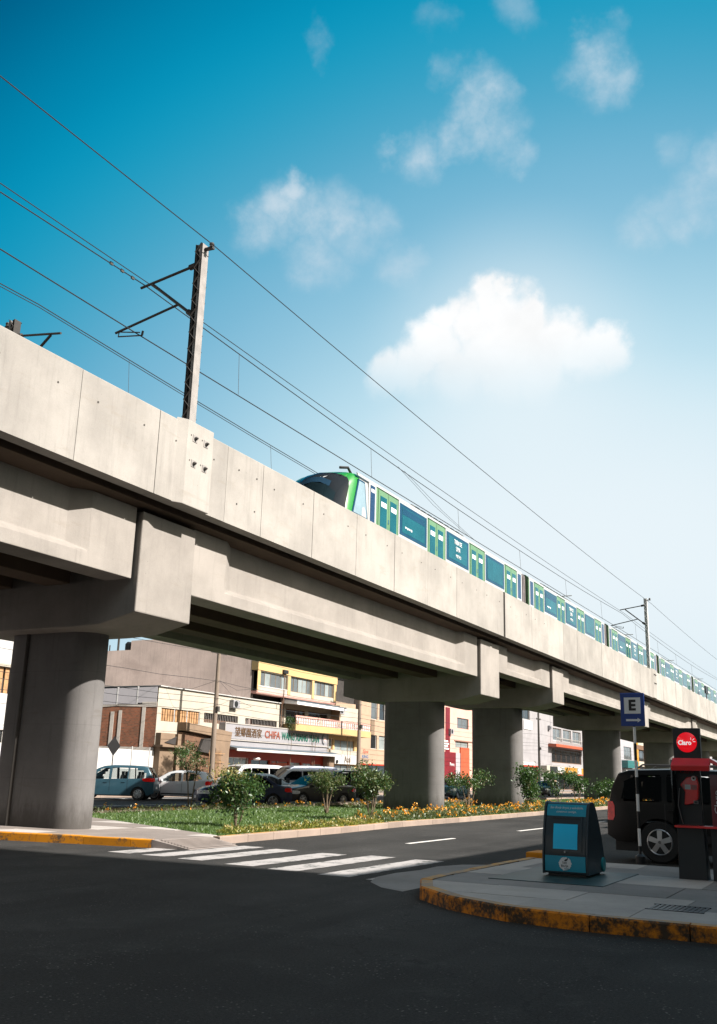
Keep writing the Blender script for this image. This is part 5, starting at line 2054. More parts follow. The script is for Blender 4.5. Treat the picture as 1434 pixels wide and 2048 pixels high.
# 9 shops seen beside the fourth pier
t = thing('corner_shops', 'lavender shop block with teal awning and amber columns beyond the fourth pier', 'building', (FXX, 205, .14))
wall_x(t, 'wall', FXX, fy(150), fy(184), .14, 14, [(fy(176), fy(182), 6.0, 8.5), (fy(170), fy(178), .2, 3.4)], 'lavender')
window(t, FXX, fy(176), fy(182), 6.0, 8.5, 3, 'pane', 'frame')
window(t, FXX, fy(170), fy(178), .2, 3.4, 3, 'pane_pale', 'frame')
back_box(t, FXX, fy(150), fy(184), .14, 14, 14, 'lavender')
for nm, a, b_, z0, z1, mm, pr in (('awning', 174, 182.5, 4.4, 5.8, 'teal_sign', 1.2), ('white_board', 175, 181.5, 2.2, 4.3, 'whitewash', .6), ('red_kiosk', 176, 182, .14, 2.1, 'orange', 1.4)):
    m = MB()
    m.box(FXX + .005, FXX + pr, fy(a), fy(b_), z0, z1)
    m.build(nm, mm, t)
t = thing('amber_column_building', 'cream building with amber columns far behind the sign pole', 'building', (FXX, 230, .14))
wall_x(t, 'wall', FXX, fy(184.2), fy(230), .14, 13, [(fy(187), fy(195), 2.8, 5), (fy(187), fy(195), 6, 8.2), (fy(199), fy(207), 2.8, 5), (fy(199), fy(207), 6, 8.2)], 'cream')
for a in (187, 199):
    for z in (2.8, 6.0):
        window(t, FXX, fy(a), fy(a + 8), z, z + 2.2, 3, 'pane_dark', 'slat_dark')
back_box(t, FXX, fy(184.2), fy(230), .14, 13, 14, 'cream')
for a in (184.6, 196.2, 208):
    m = MB()
    m.box(FXX, FXX + .5, fy(a), fy(a + 1.6), .14, 9.6)
    m.build('column', 'sun_orange', t)
m = MB()
m.box(FXX, FXX + .55, fy(184.4), fy(212), 8.3, 9.2)
m.build('timber_band', 'slat_dark', t)
for k, (a, b_, z, mm) in enumerate(((231, 285, 12, 'grey_block'), (286, 345, 9, 'peach'), (346, 430, 14, 'whitewash'))):
    t = thing('distant_building', ['grey', 'peach', 'white'][k] + ' block closing the far end of the street front', 'building', (FXX, fy(a), .14))
    hs = [(fy(a) + 3 + 7 * i, fy(a) + 7 + 7 * i, 1.2 + 3.1 * f, 3.0 + 3.1 * f) for i in range(int((fy(b_) - fy(a)) / 7) - 1) for f in range(int(z / 3.2))]
    wall_x(t, 'wall', FXX, fy(a), fy(b_), .14, z, hs, mm)
    back_box(t, FXX, fy(a), fy(b_), .14, z, 14, mm)
    for h in hs:
        window(t, FXX, *h, 2, 'pane_dark', 'frame')

for (yy, z, nm) in ((fy(56.2), fz(5.75), 'the cream wall above the timber slats'), (fy(71.5), fz(6.35), 'the terrace wall of the yellow building'),
                    (fy(81.2), fz(5.4), 'the peach building, the lower of two'), (fy(81.2), fz(7.2), 'the peach building, the upper of two'),
                    (fy(95.6), fz(5.9), 'the dusty pink building'), (fy(115.2), fz(6.4), 'the pale grey building'), (fy(131.0), fz(8.2), 'the corner by the orange edged balcony')):
    ac = thing('air_conditioner', 'air conditioner outdoor unit on ' + nm, 'air conditioner', (FXX + .2, yy, z), 'air conditioner units on the street fronts')
    m = MB()
    m.box(FXX + .06, FXX + .40, yy - .45, yy + .45, z, z + .62)
    m.build('casing', 'sign_grey', ac, bevel=.02)
    m = MB()
    m.lathe([(.24, 0), (.24, .02)], (FXX + .40, yy - .1, z + .31), 'x', 16)
    m.build('fan_grille', 'black', ac)
# ------------------------------------------------------------------ unseen blocks added to shade the corner and hold back horizon light
def block(name, label, x0, x1, y0, y1, h, m, face):
    t = thing(name, label, 'building', ((x0 + x1) / 2, (y0 + y1) / 2, 0))
    b = MB()
    b.box(x0, x1, y0, y1, 0, h)
    b.build('wall', m, t)
    b = MB()
    b.box(x0 + .3, x1 - .3, y0 + .3, y1 - .3, h, h + .5)
    b.build('roof', 'roof_tar', t)
    for f in range(int(h / 3.1)):
        k = y0 + 1.5
        while k < y1 - 2.5:
            p = MB()
            p.box(x0 - .05, x0 + .05, k, k + 2.2, 1.2 + f * 3.1, 2.8 + f * 3.1)
            o = p.build('window', 'frame', t)
            for q in (0, 1):
                p = MB()
                p.box(x0 - .06, x0 - .04, k + .06 + q * 1.06, k + 1.04 + q * 1.06, 1.26 + f * 3.1, 2.74 + f * 3.1)
                p.build('pane', 'pane_dark', o)
            k += 4.0
    return t


block('corner_shade_block', 'unseen cream block added along the camera side to shade the corner', 6.5, 18, 13.2, 78, 9.9, 'cream', 0)
block('horizon_block_row', 'unseen cream row added behind the corner to block horizon light', 6.5, 18, -95, -9, 12.5, 'cream', 0)
block('horizon_block', 'unseen grey block added across the avenue to block horizon light', -62, -44.2, -70, 18, 15.0, 'grey_block', 0)
block('shade_tower', 'unseen tall grey tower added up the side street to shade the foreground', 24, 38, -28, 15.3, 31.0, 'grey_block', 0)

# ------------------------------------------------------------------ poles and lines across the avenue
def pole(x, y, h, r, label, mat_='tan'):
    t = thing('utility_pole', label, 'utility pole', (x, y, .14), 'concrete utility poles along the far pavement')
    b = MB()
    b.tube([(x, y, .14), (x, y, h)], [r, r * .62], 12)
    b.build('shaft', mat_, t, smooth=40)
    b = MB()
    b.bar((x, y - .9, h - .9), (x, y + .9, h - .9), .10, .10)
    for dy in (-.8, -.3, .3, .8):
        b.lathe([(.05, 0), (.07, .06), (.04, .14)], (x, y + dy, h - .85), 'z', 8)
    b.build('crossarm', 'steel_dark', t)
    b = MB()
    b.lathe([(.14, 0), (.14, .35)], (x + .2, y, 5.6), 'z', 8)
    b.build('junction_box', 'steel_dark', t)
    return t


M['pole_conc'] = pm('weathered pole concrete', (0.166, 0.129, 0.101), 0.9, 0.15, 1.0, streak=.2)
pole(-41.0, 57.0, 10.6, .20, 'tan utility pole standing before the restaurant sign', 'pole_conc')
pole(-41.0, 79.1, 10.6, .20, 'utility pole between the yellow and peach buildings', 'pole_conc')
pole(-41.0, 133.0, 10.6, .20, 'dark utility pole before the pale grey building', 'steel_dark')
pole(-41.0, 30.0, 10.6, .20, 'utility pole left of the timber screened house', 'pole_conc')
wl = thing('street_wires', 'bundle of thin street wires slung between the utility poles', 'street wires', (-41, 57, 6))
for z in (9.72, 7.7, 6.5, 6.1, 5.6):
    for a, b_ in ((30, 57), (57, 79.1), (79.1, 133), (133, 220)):
        P = []
        for k in range(9):
            f = k / 8
            P.append((-40.8 + random.uniform(-.02, .02), a + (b_ - a) * f, z + random.uniform(-.05, .05) * (0 < k < 8) - .5 * 4 * f * (1 - f) * (.4 if b_ - a < 30 else 1)))
        m = MB()
        m.tube(P, .014, 4)
        m.build('cable', 'wire', wl)
m = MB()
for q in ((-44, 66.2, 8.0), (-44, 66, 6.6), (-44, 55, 7.2)):
    m.tube([(-40.9, 57, 7.8), ((-40.9 + q[0]) / 2, (57 + q[1]) / 2, (7.8 + q[2]) / 2 - .4), q], .012, 4)
m.build('service_drop', 'wire', wl)
ds = thing('warning_sign', 'back of a dark diamond road sign against the white yard wall', 'road sign', (-37.6, 42.9, .14))
m = MB()
m.tube([(-37.6, 42.9, .14), (-37.6, 42.9, 2.9)], .03, 8)
m.build('post', 'steel_dark', ds)
m = MB()
c = 2.73
dv = Vector((math.cos(R(48)), math.sin(R(48)), 0))
nv = Vector((dv.y, -dv.x, 0)) * .012
P = [(-.36, 0), (0, -.54), (.36, 0), (0, .54)]
vs = [tuple(Vector((-37.6, 42.9, c + v)) + dv * u + nv * 3) for u, v in P] + [tuple(Vector((-37.6, 42.9, c + v)) + dv * u + nv * 5) for u, v in P]
m.add(vs, [(0, 1, 2, 3), (4, 5, 6, 7), (0, 1, 5, 4), (1, 2, 6, 5), (2, 3, 7, 6), (3, 0, 4, 7)])
m.build('diamond_plate', 'black', ds)

# ------------------------------------------------------------------ vehicles
def lerp_pts(pts, x):
    if x <= pts[0][0]:
        return pts[0][1]
    for (a, u), (b, v) in zip(pts, pts[1:]):
        if x <= b:
            return u + (v - u) * (x - a) / (b - a)
    return pts[-1][1]


def in_poly(p, poly):
    x, z = p
    c = False
    for (x0, z0), (x1, z1) in zip(poly, poly[1:] + poly[:1]):
        if (z0 > z) != (z1 > z) and x < (x1 - x0) * (z - z0) / (z1 - z0) + x0:
            c = not c
    return c


def wheel(parent, cx, cy, r, side, spokes=5, rimr=.66, width=.21, fat=False):
    """tyre with its alloy rim; side = +1 outer face towards +y"""
    w = width / 2
    b = MB()
    b.lathe([(r * .60, -w), (r * .92, -w), (r, -w * .7), (r, w * .7), (r * .92, w), (r * .62, w * .92)], (cx, cy, r), 'y', 28)
    o = b.build('wheel', 'rubber', parent, smooth=40)
    yf = cy + side * w
    m = MB()
    R1 = r * rimr
    m.lathe([(R1 * .97, -.008), (R1, .004), (R1 * .94, .014), (R1 * .90, .004), (R1 * .90, -.03)], (cx, yf, r), 'y', 28)
    m.v = [(x, yf + (y - yf) * side, z) for x, y, z in m.v]
    for k in range(spokes):
        a = 2 * PI * k / spokes + .31
        ca, sa = math.cos(a), math.sin(a)
        w0, w1 = R1 * (.17 if fat else .09), R1 * (.20 if fat else .12)
        P = []
        for rr, ww in ((R1 * .12, w0), (R1 * .93, w1)):
            for q in (-1, 1):
                P.append((cx + ca * rr - sa * ww * q, yf + side * (.012 if rr < R1 * .5 else .004), r + sa * rr + ca * ww * q))
        Q = [(x, y - side * .02, z) for x, y, z in P]
        m.add(P + Q, [(0, 1, 3, 2), (0, 2, 6, 4), (1, 5, 7, 3), (0, 4, 5, 1), (2, 3, 7, 6)])
    m.lathe([(R1 * .20, .0), (R1 * .20, .018), (R1 * .10, .022)], (cx, yf, r), 'y', 12)
    m.build('rim', 'alloy', o)
    d = MB()
    d.lathe([(R1 * .93, -.03), (R1 * .93, -.022)], (cx, yf, r), 'y', 24)
    d.v = [(x, yf - abs(y - yf) * side, z) for x, y, z in d.v]
    d.build('backing_disc', 'black', o)  # black backing that closes the gaps behind the spokes
    return o


def car(name, label, cat, x, y, heading, sp, group=None):
    """x forward, y left in the car's own frame; heading = angle of its nose from +X"""
    t = thing(name, label, cat, (0, 0, 0), group)
    L, W, H = sp['L'], sp['W'], sp['H']
    top, belt, low = sp['top'], sp['belt'], sp['low']
    r = sp['r']
    ax = (L / 2 - sp['fo'], L / 2 - sp['fo'] - sp['wb'])
    arch = r * 1.16
    roofz = max(z for _, z in top)
    beltz = max(z for _, z in belt)

    def hw(px, z):
        e = abs(px) - (L / 2 - .62)
        w = W / 2 * (1 - sp.get('plan', .20) * max(0, e / .62) ** 2.3)
        zb = lerp_pts(belt, px)
        if z <= zb:
            f = (zb - z) / max(zb - .2, .1)
            return w * (1 - .05 * max(0, f - .55) ** 1.5 * 3 - .02 * (1 - f) ** 2)
        f = (z - zb) / max(roofz - zb, .1)
        return w * .98 - sp.get('tumble', .17) * f ** 1.15

    xs = sorted(set([round(-L / 2 + L * i / 64, 4) for i in range(65)] + [round(p[0], 4) for p in top] + [round(p[0], 4) for p in belt]))
    wins = sp['windows']
    b = MB()
    rings = []
    for px in xs:
        zt = lerp_pts(top, px)
        zb = min(lerp_pts(belt, px), zt - .05)
        zl = lerp_pts(low, px)
        for a in ax:
            if abs(px - a) < arch:
                zl = max(zl, r + math.sqrt(max(0, arch ** 2 - (px - a) ** 2)) - .02)
        zr = zt - min(.07, (zt - zb) * .4)
        zs = [zl, zl + (zb - zl) * .3, zl + (zb - zl) * .62, zl + (zb - zl) * .9, zb]
        zs += [zb + (zr - zb) * f for f in (.06, .22, .40, .58, .76, .92, 1.0)]
        prof = [(hw(px, z), z) for z in zs]
        wr = prof[-1][0]
        prof += [(wr * .965, zt - .02), (wr * .88, zt - .004), (wr * .5, zt + .012), (0, zt + .018)]
        rings.append(prof)
    n = len(rings[0])
    for s in (1, -1):
        vs = [(xs[i], s * w, z) for i, pr in enumerate(rings) for w, z in pr]
        fs = []
        for i in range(len(xs) - 1):
            for k in range(n - 1):
                q = (i * n + k, i * n + k + 1, (i + 1) * n + k + 1, (i + 1) * n + k)
                cx = (xs[i] + xs[i + 1]) / 2
                cz = sum(vs[j][2] for j in q) / 4
                if 4 <= k < 11 and any(in_poly((cx, cz), w_) for w_ in wins):
                    continue
                if k >= 13 and (sp['ws'][0] < cx < sp['ws'][1] or sp['rs'][0] < cx < sp['rs'][1]):
                    continue
                fs.append(q if s > 0 else q[::-1])
        fs.append([k for k in range(n)] if s < 0 else [k for k in range(n)][::-1])
        o_ = (len(xs) - 1) * n
        fs.append([o_ + k for k in range(n)][::-1] if s < 0 else [o_ + k for k in range(n)])
        if s > 0:
            vs += [(xs[0], 0, rings[0][0][1]), (xs[-1], 0, rings[-1][0][1])]
            fs[-2].append(len(vs) - 2)
            fs[-1].append(len(vs) - 1)
        else:
            vs += [(xs[0], 0, rings[0][0][1]), (xs[-1], 0, rings[-1][0][1])]
            fs[-2].append(len(vs) - 2)
            fs[-1].append(len(vs) - 1)
        b.add(vs, fs)
    body = b.build('body', sp['paint'], t, smooth=32)
    ub = MB()
    ub.box(-L / 2 + .12, L / 2 - .12, -W / 2 + .26, W / 2 - .26, .20, min(lerp_pts(belt, 0) - .25, .75))
    ub.box(ax[1] + arch, ax[0] - arch, -W / 2 + .10, W / 2 - .10, .20, .40)
    ub.build('underbody', 'black', t)
    gl = sp.get('glass', 'car_glass')
    for s in (1, -1):
        for wp_ in wins:
            g_ = MB()
            P = [(px, s * (hw(px, z) + .006), z) for px, z in wp_]
            g_.add(P, [tuple(range(len(P)))])
            g_.build('side_window', gl, t)
        for wp_ in [wins] if False else []:
            pass
        for dx in sp.get('seams', ()):
            m = MB()
            z0, z1 = lerp_pts(low, dx) + .16, lerp_pts(belt, dx) + .01
            for k in range(4):
                a, c = z0 + (z1 - z0) * k / 4, z0 + (z1 - z0) * (k + 1) / 4
                m.add([(dx - .007, s * (hw(dx, a) + .003), a), (dx + .007, s * (hw(dx, a) + .003), a), (dx + .007, s * (hw(dx, c) + .003), c), (dx - .007, s * (hw(dx, c) + .003), c)], [(0, 1, 2, 3)])
            m.build('door_seam', 'black', t)
        for dx in sp.get('handles', ()):
            z = lerp_pts(belt, dx) - .13
            m = MB()
            m.box(dx - .09, dx + .09, s * hw(dx, z) - .01, s * (hw(dx, z) + .028) , z - .016, z + .016)
            m.build('door_handle', sp.get('trim', sp['paint']), t, bevel=.006)
        mx = sp['mirror']
        z = lerp_pts(belt, mx) + .09
        m = MB()
        m.lathe([(.02, -.10), (.075, -.06), (.085, .02), (.05, .07)], (mx, s * (hw(mx, z) + .11), z), 'y', 10)
        m.build('side_mirror', sp['paint'], t, smooth=60)
        for (nm, x0, x1, z0, z1, mm) in sp['lamps']:
            m = MB()
            K = 4
            vs, fs = [], []
            for i in range(K + 1):
                px = x0 + (x1 - x0) * i / K
                for z in (z0, z1):
                    zz = z if i not in (0,) else (z0 + z1) / 2 + (z - (z0 + z1) / 2) * .55
                    vs.append((px, s * (hw(px, zz) + .012), zz))
            e = -L / 2 if x1 < 0 else L / 2
            if abs(abs(x1) - L / 2) < .06:
                for z in (z0, z1):
                    vs.append((e + math.copysign(.012, e), s * (hw(e, z) - .16), z))
                K += 1
            for i in range(K):
                fs.append((2 * i, 2 * i + 2, 2 * i + 3, 2 * i + 1))
            m.add(vs, fs)
            m.build(nm, mm, t, smooth=60)
        if sp.get('moulding'):
            zz, h_, mm = sp['moulding']
            m = MB()
            a, c = ax[1] + arch + .02, ax[0] - arch - .02
            K = 8
            vs, fs = [], []
            for i in range(K + 1):
                px = a + (c - a) * i / K
                vs += [(px, s * (hw(px, zz) + .012), zz), (px, s * (hw(px, zz + h_) + .012), zz + h_)]
            for i in range(K):
                fs.append((2 * i, 2 * i + 2, 2 * i + 3, 2 * i + 1))
            m.add(vs, fs)
            m.build('side_moulding', mm, t)
        for a in ax:
            wheel(t, a, s * (W / 2 - .12), r, s, sp.get('spokes', 5), sp.get('rimr', .66), .2, sp.get('fat', False))
    for nm, (x0, x1) in (('windscreen', sp['ws']), ('rear_window', sp['rs'])):
        m = MB()
        vs, fs = [], []
        for i in range(7):
            px = x0 + (x1 - x0) * i / 6
            zt = lerp_pts(top, px)
            wr = hw(px, zt - .07)
            for u in (-.90, -.5, 0, .5, .90):
                vs.append((px, u * wr, zt + .022 - .026 * abs(u) ** 2))
        for i in range(6):
            for k in range(4):
                fs.append((i * 5 + k, i * 5 + k + 1, (i + 1) * 5 + k + 1, (i + 1) * 5 + k))
        m.add(vs, fs)
        m.build(nm, gl, t, smooth=60)
    # seats, dash and plates
    cx0 = (sp['ws'][0] + sp['ws'][1]) / 2 - 1.15
    for px in (cx0, cx0 - .85):
        for yy in (-.36, .36):
            st = MB()
            st.box(px - .25, px + .22, yy - .23, yy + .23, beltz - .45, beltz - .28)
            st.prism([(px - .25, beltz - .35), (px - .12, beltz - .35), (px - .24, beltz + .16), (px - .34, beltz + .16)], yy - .22, yy + .22, 'y')
            st.box(px - .35, px - .25, yy - .12, yy + .12, beltz + .15, beltz + .34)
            st.build('seat', 'seat', t)
    ds_ = MB()
    ds_.box(sp['ws'][0] - .55, sp['ws'][1] - .3, -W / 2 + .16, W / 2 - .16, beltz - .30, beltz - .06)
    ds_.build('dashboard', 'seat', t)
    for e in (-1, 1):
        pz = .42 if e > 0 else sp.get('rear_plate', .62)
        m = MB()
        m.box(e * (L / 2) + e * .004, e * (L / 2 + .022), -.17, .17, pz - .055, pz + .055)
        m.build('number_plate', 'sticker', t)
        m = MB()
        z0 = lerp_pts(low, e * L / 2)
        m.box(e * (L / 2 - .01), e * (L / 2 + .014), -W * .30, W * .30, z0 + .02, z0 + .12)
        m.build('bumper_grille', 'black', t)
    if sp.get('rack'):
        for s in (1, -1):
            m = MB()
            yy = s * (W / 2 - sp.get('tumble', .17) - .10)
            x0, x1 = sp['rack']
            zz = roofz + .07
            m.tube([(x0, yy, roofz - .01), (x0 + .12, yy, zz), (x1 - .12, yy, zz), (x1, yy, roofz - .01)], .02, 6)
            m.build('roof_rail', sp.get('rackm', 'black'), t)
    t.location = (x, y, 0)
    t.rotation_euler = (0, 0, heading)
    return t


def paint(name, col, metal=0.35):
    return pm(name, col, 0.38, 0.06, 1.5, metal=metal * .5, coat=0.35)


MPV = dict(L=4.27, W=1.70, H=1.69, wb=2.74, fo=.78, r=.32, plan=.17, tumble=.15,
           top=[(-2.135, .92), (-2.10, 1.02), (-1.98, 1.30), (-1.80, 1.60), (-1.55, 1.665), (-.8, 1.69), (0, 1.69), (.45, 1.64), (.75, 1.52), (1.35, 1.12), (1.55, 1.02), (1.9, .92), (2.06, .80), (2.135, .62)],
           belt=[(-2.135, .85), (-1.9, 1.06), (-1.5, 1.03), (0, .99), (1.3, .95), (1.6, .90), (2.0, .78), (2.135, .56)],
           low=[(-2.135, .36), (-1.9, .26), (1.9, .24), (2.135, .32)],
           windows=[[(-1.72, 1.12), (-1.50, 1.07), (-.86, 1.06), (-.86, 1.53), (-1.50, 1.50), (-1.70, 1.34)], [(-.78, 1.06), (.02, 1.045), (.02, 1.545), (-.78, 1.535)], [(.12, 1.045), (.98, 1.01), (.62, 1.42), (.42, 1.53), (.12, 1.545)]],
           ws=(.55, 1.42), rs=(-2.06, -1.82), seams=(-.82, .07, .98), handles=(-.62, .28), mirror=.92, glass='car_glass_clear',
           lamps=[('tail_lamp', -1.58, -2.12, .92, 1.10, 'red_lamp'), ('headlamp', 1.66, 2.12, .66, .84, 'clear_lamp')], spokes=8)
HATCH = dict(L=3.70, W=1.66, H=1.52, wb=2.43, fo=.74, r=.29, plan=.20, tumble=.17,
             top=[(-1.85, .86), (-1.82, .98), (-1.70, 1.22), (-1.50, 1.42), (-1.2, 1.48), (-.5, 1.52), (.1, 1.50), (.45, 1.42), (1.12, 1.02), (1.3, .95), (1.62, .86), (1.78, .72), (1.85, .58)],
             belt=[(-1.85, .80), (-1.6, 1.02), (-1.1, .99), (0, .93), (1.1, .88), (1.4, .82), (1.75, .68), (1.85, .52)],
             low=[(-1.85, .34), (-1.6, .25), (1.6, .22), (1.85, .30)],
             windows=[[(-1.34, 1.08), (-1.1, 1.04), (-.34, 1.0), (-.34, 1.40), (-.9, 1.38), (-1.18, 1.28)], [(-.26, 1.0), (.80, .95), (.48, 1.22), (.22, 1.36), (-.26, 1.40)]],
             ws=(.36, 1.15), rs=(-1.76, -1.50), seams=(-.30, .80), handles=(-.12, -.95), mirror=.76, glass='car_glass_clear',
             lamps=[('tail_lamp', -1.52, -1.83, .78, 1.00, 'red_lamp'), ('headlamp', 1.36, 1.82, .60, .78, 'clear_lamp')], spokes=6, moulding=(.30, .06, 'black'))
SEDAN = dict(L=4.24, W=1.70, H=1.47, wb=2.5, fo=.82, r=.31, plan=.19, tumble=.20,
             top=[(-2.12, .78), (-2.08, .93), (-1.98, .98), (-1.52, 1.00), (-1.40, 1.03), (-.85, 1.36), (-.5, 1.45), (.0, 1.47), (.35, 1.42), (1.08, .98), (1.3, .93), (1.8, .84), (2.03, .72), (2.12, .56)],
             belt=[(-2.12, .72), (-1.95, .91), (-1.3, .93), (0, .90), (1.1, .86), (1.5, .80), (2.0, .66), (2.12, .50)],
             low=[(-2.12, .34), (-1.9, .25), (1.9, .21), (2.12, .28)],
             windows=[[(-1.16, 1.0), (-.38, .965), (-.38, 1.35), (-.62, 1.33), (-.86, 1.22)], [(-.30, .965), (.80, .92), (.44, 1.18), (.20, 1.31), (-.30, 1.35)]],
             ws=(.30, 1.10), rs=(-1.42, -.80), seams=(-.34, .82, -1.0), handles=(-.14, -.85), mirror=.78,
             lamps=[('tail_lamp', -1.72, -2.10, .70, .88, 'red_lamp'), ('headlamp', 1.52, 2.09, .56, .72, 'clear_lamp')], spokes=6)
SUVB = dict(L=4.62, W=1.83, H=1.78, wb=2.72, fo=.86, r=.385, plan=.14, tumble=.15,
            top=[(-2.31, .96), (-2.28, 1.10), (-2.20, 1.45), (-2.07, 1.70), (-1.85, 1.77), (-1.0, 1.80), (.3, 1.78), (.62, 1.70), (1.22, 1.20), (1.36, 1.14), (2.05, 1.04), (2.22, .92), (2.31, .70)],
            belt=[(-2.31, .90), (-2.1, 1.12), (-1.0, 1.12), (1.2, 1.08), (1.5, 1.02), (2.1, .92), (2.31, .64)],
            low=[(-2.31, .50), (-2.1, .38), (2.0, .34), (2.31, .42)],
            windows=[[(-2.0, 1.20), (-1.20, 1.18), (-1.20, 1.64), (-1.72, 1.64), (-1.92, 1.55)], [(-1.1, 1.18), (-.28, 1.17), (-.28, 1.645), (-1.1, 1.645)], [(-.2, 1.17), (.98, 1.13), (.56, 1.55), (.38, 1.63), (-.2, 1.645)]],
            ws=(.60, 1.24), rs=(-2.24, -2.05), seams=(-1.14, -.24, 1.0), handles=(-1.0, -.08), mirror=.92,
            lamps=[('tail_lamp', -2.14, -2.30, .78, 1.14, 'red_lamp'), ('headlamp', 1.82, 2.28, .80, 1.0, 'clear_lamp')], spokes=5, fat=True, rimr=.60,
            rack=(-1.7, .2), moulding=(.42, .14, 'black'), rear_plate=.9)
VAN = dict(L=4.9, W=1.78, H=2.05, wb=2.7, fo=.95, r=.33, plan=.12, tumble=.12,
           top=[(-2.45, 1.0), (-2.42, 1.3), (-2.34, 1.8), (-2.22, 1.99), (-1.9, 2.04), (0, 2.06), (1.05, 2.02), (1.35, 1.90), (2.0, 1.22), (2.15, 1.10), (2.36, .96), (2.45, .66)],
           belt=[(-2.45, .94), (-2.2, 1.16), (0, 1.16), (1.9, 1.10), (2.2, 1.0), (2.45, .60)],
           low=[(-2.45, .40), (-2.2, .30), (2.2, .28), (2.45, .36)],
           windows=[[(-2.1, 1.26), (-1.0, 1.25), (-1.0, 1.82), (-2.0, 1.82)], [(-.9, 1.25), (.5, 1.24), (.5, 1.82), (-.9, 1.82)], [(.6, 1.24), (1.72, 1.18), (1.18, 1.74), (.6, 1.82)]],
           ws=(1.36, 2.02), rs=(-2.38, -2.20), seams=(-.95, .55), handles=(.7, -.8), mirror=1.66,
           lamps=[('tail_lamp', -2.3, -2.44, .9, 1.3, 'red_lamp'), ('headlamp', 2.0, 2.42, .7, .92, 'clear_lamp')], spokes=8)


def spec(base, p, **kw):
    d = dict(base)
    d['paint'] = p
    d.update(kw)
    return d


GC = 'cars waiting along the far carriageway'
P = {k: paint(k + ' car paint', c, m_) for k, c, m_ in (('steel blue', (0.026, 0.072, 0.100), .35), ('silver', (0.52, 0.53, 0.54), .45), ('navy', (0.012, 0.020, 0.062), .3),
                                                     ('black', (0.010, 0.010, 0.012), .1), ('pale blue', (0.36, 0.43, 0.47), .4), ('white', (0.40, 0.40, 0.41), .0),
                                                     ('dark blue', (0.018, 0.034, 0.070), .25), ('teal', (0.035, 0.095, 0.110), .35), ('charcoal', (0.022, 0.023, 0.026), .3))}
car('parked_car', 'steel blue minivan with red tail lamp just right of the first pier', 'car', -34.77, 40.02, R(207), spec(MPV, P['steel blue']), GC)
car('parked_car', 'silver hatchback queued behind the steel blue minivan', 'car', -33.16, 43.2, R(208), spec(HATCH, P['silver']), GC)
car('parked_car', 'pale blue sedan half hidden by the flowering shrub', 'car', -30.9, 47.6, R(218), spec(SEDAN, P['pale blue']), GC)
car('parked_car', 'navy sedan in the near lane behind the leafy shrub', 'car', -25.4, 37.8, R(226), spec(SEDAN, P['navy']), GC)
car('parked_car', 'black sedan with bright headlamp behind the navy one', 'car', -25.4, 44.3, R(246), spec(SEDAN, P['black']), GC)
car('parked_car', 'white crossover whose tail lamp shows over the navy sedan', 'car', -30.6, 51.0, R(222), spec(SUVB, P['white'], rack=None, r=.35), GC)
car('parked_car', 'dark blue van before the red shopfront', 'van', -34.6, 58.6, R(238), spec(VAN, P['dark blue']), GC)
car('parked_car', 'white van roof showing left of the dark blue van', 'van', -38.4, 58.0, R(250), spec(VAN, P['white']), GC)
car('parked_car', 'black estate car with chrome window line near the second pier', 'car', -29.2, 54.0, R(240), spec(SUVB, P['charcoal'], r=.34, rackm='steel'), GC)
car('parked_car', 'teal hatchback seen between the second and third piers', 'car', -28.9, 71.6, -PI / 2, spec(HATCH, P['teal']), GC)
car('parked_car', 'dark hatchback far off beyond the third pier', 'car', -30.5, 101.0, -PI / 2, spec(HATCH, P['charcoal']), GC)
car('parked_car', 'silver sedan far down the carriageway behind the shrubs', 'car', -33.5, 112.0, -PI / 2, spec(SEDAN, P['silver']), GC)
car('suv', 'black sport utility vehicle parked behind the telephone', 'suv', -2.62, 21.3, R(-1.0), spec(SUVB, pm('black suv paint', (0.0065, 0.006, 0.006), 0.30, 0.1, 2.0, spec=0.22), rackm='steel', r=.40, rimr=.62, glass=glass_mat('blacked out glass', (0.02, 0.02, 0.02), 0.25)))
car('minibus', 'white minibus whose roof shows above the black vehicle', 'van', -7.0, 42.0, PI / 2, spec(VAN, P['white'], H=2.3))
car('parked_car', 'pale blue sedan waiting on the near carriageway beyond the telephone', 'car', -5.7, 36.5, PI / 2, spec(MPV, P['pale blue']))

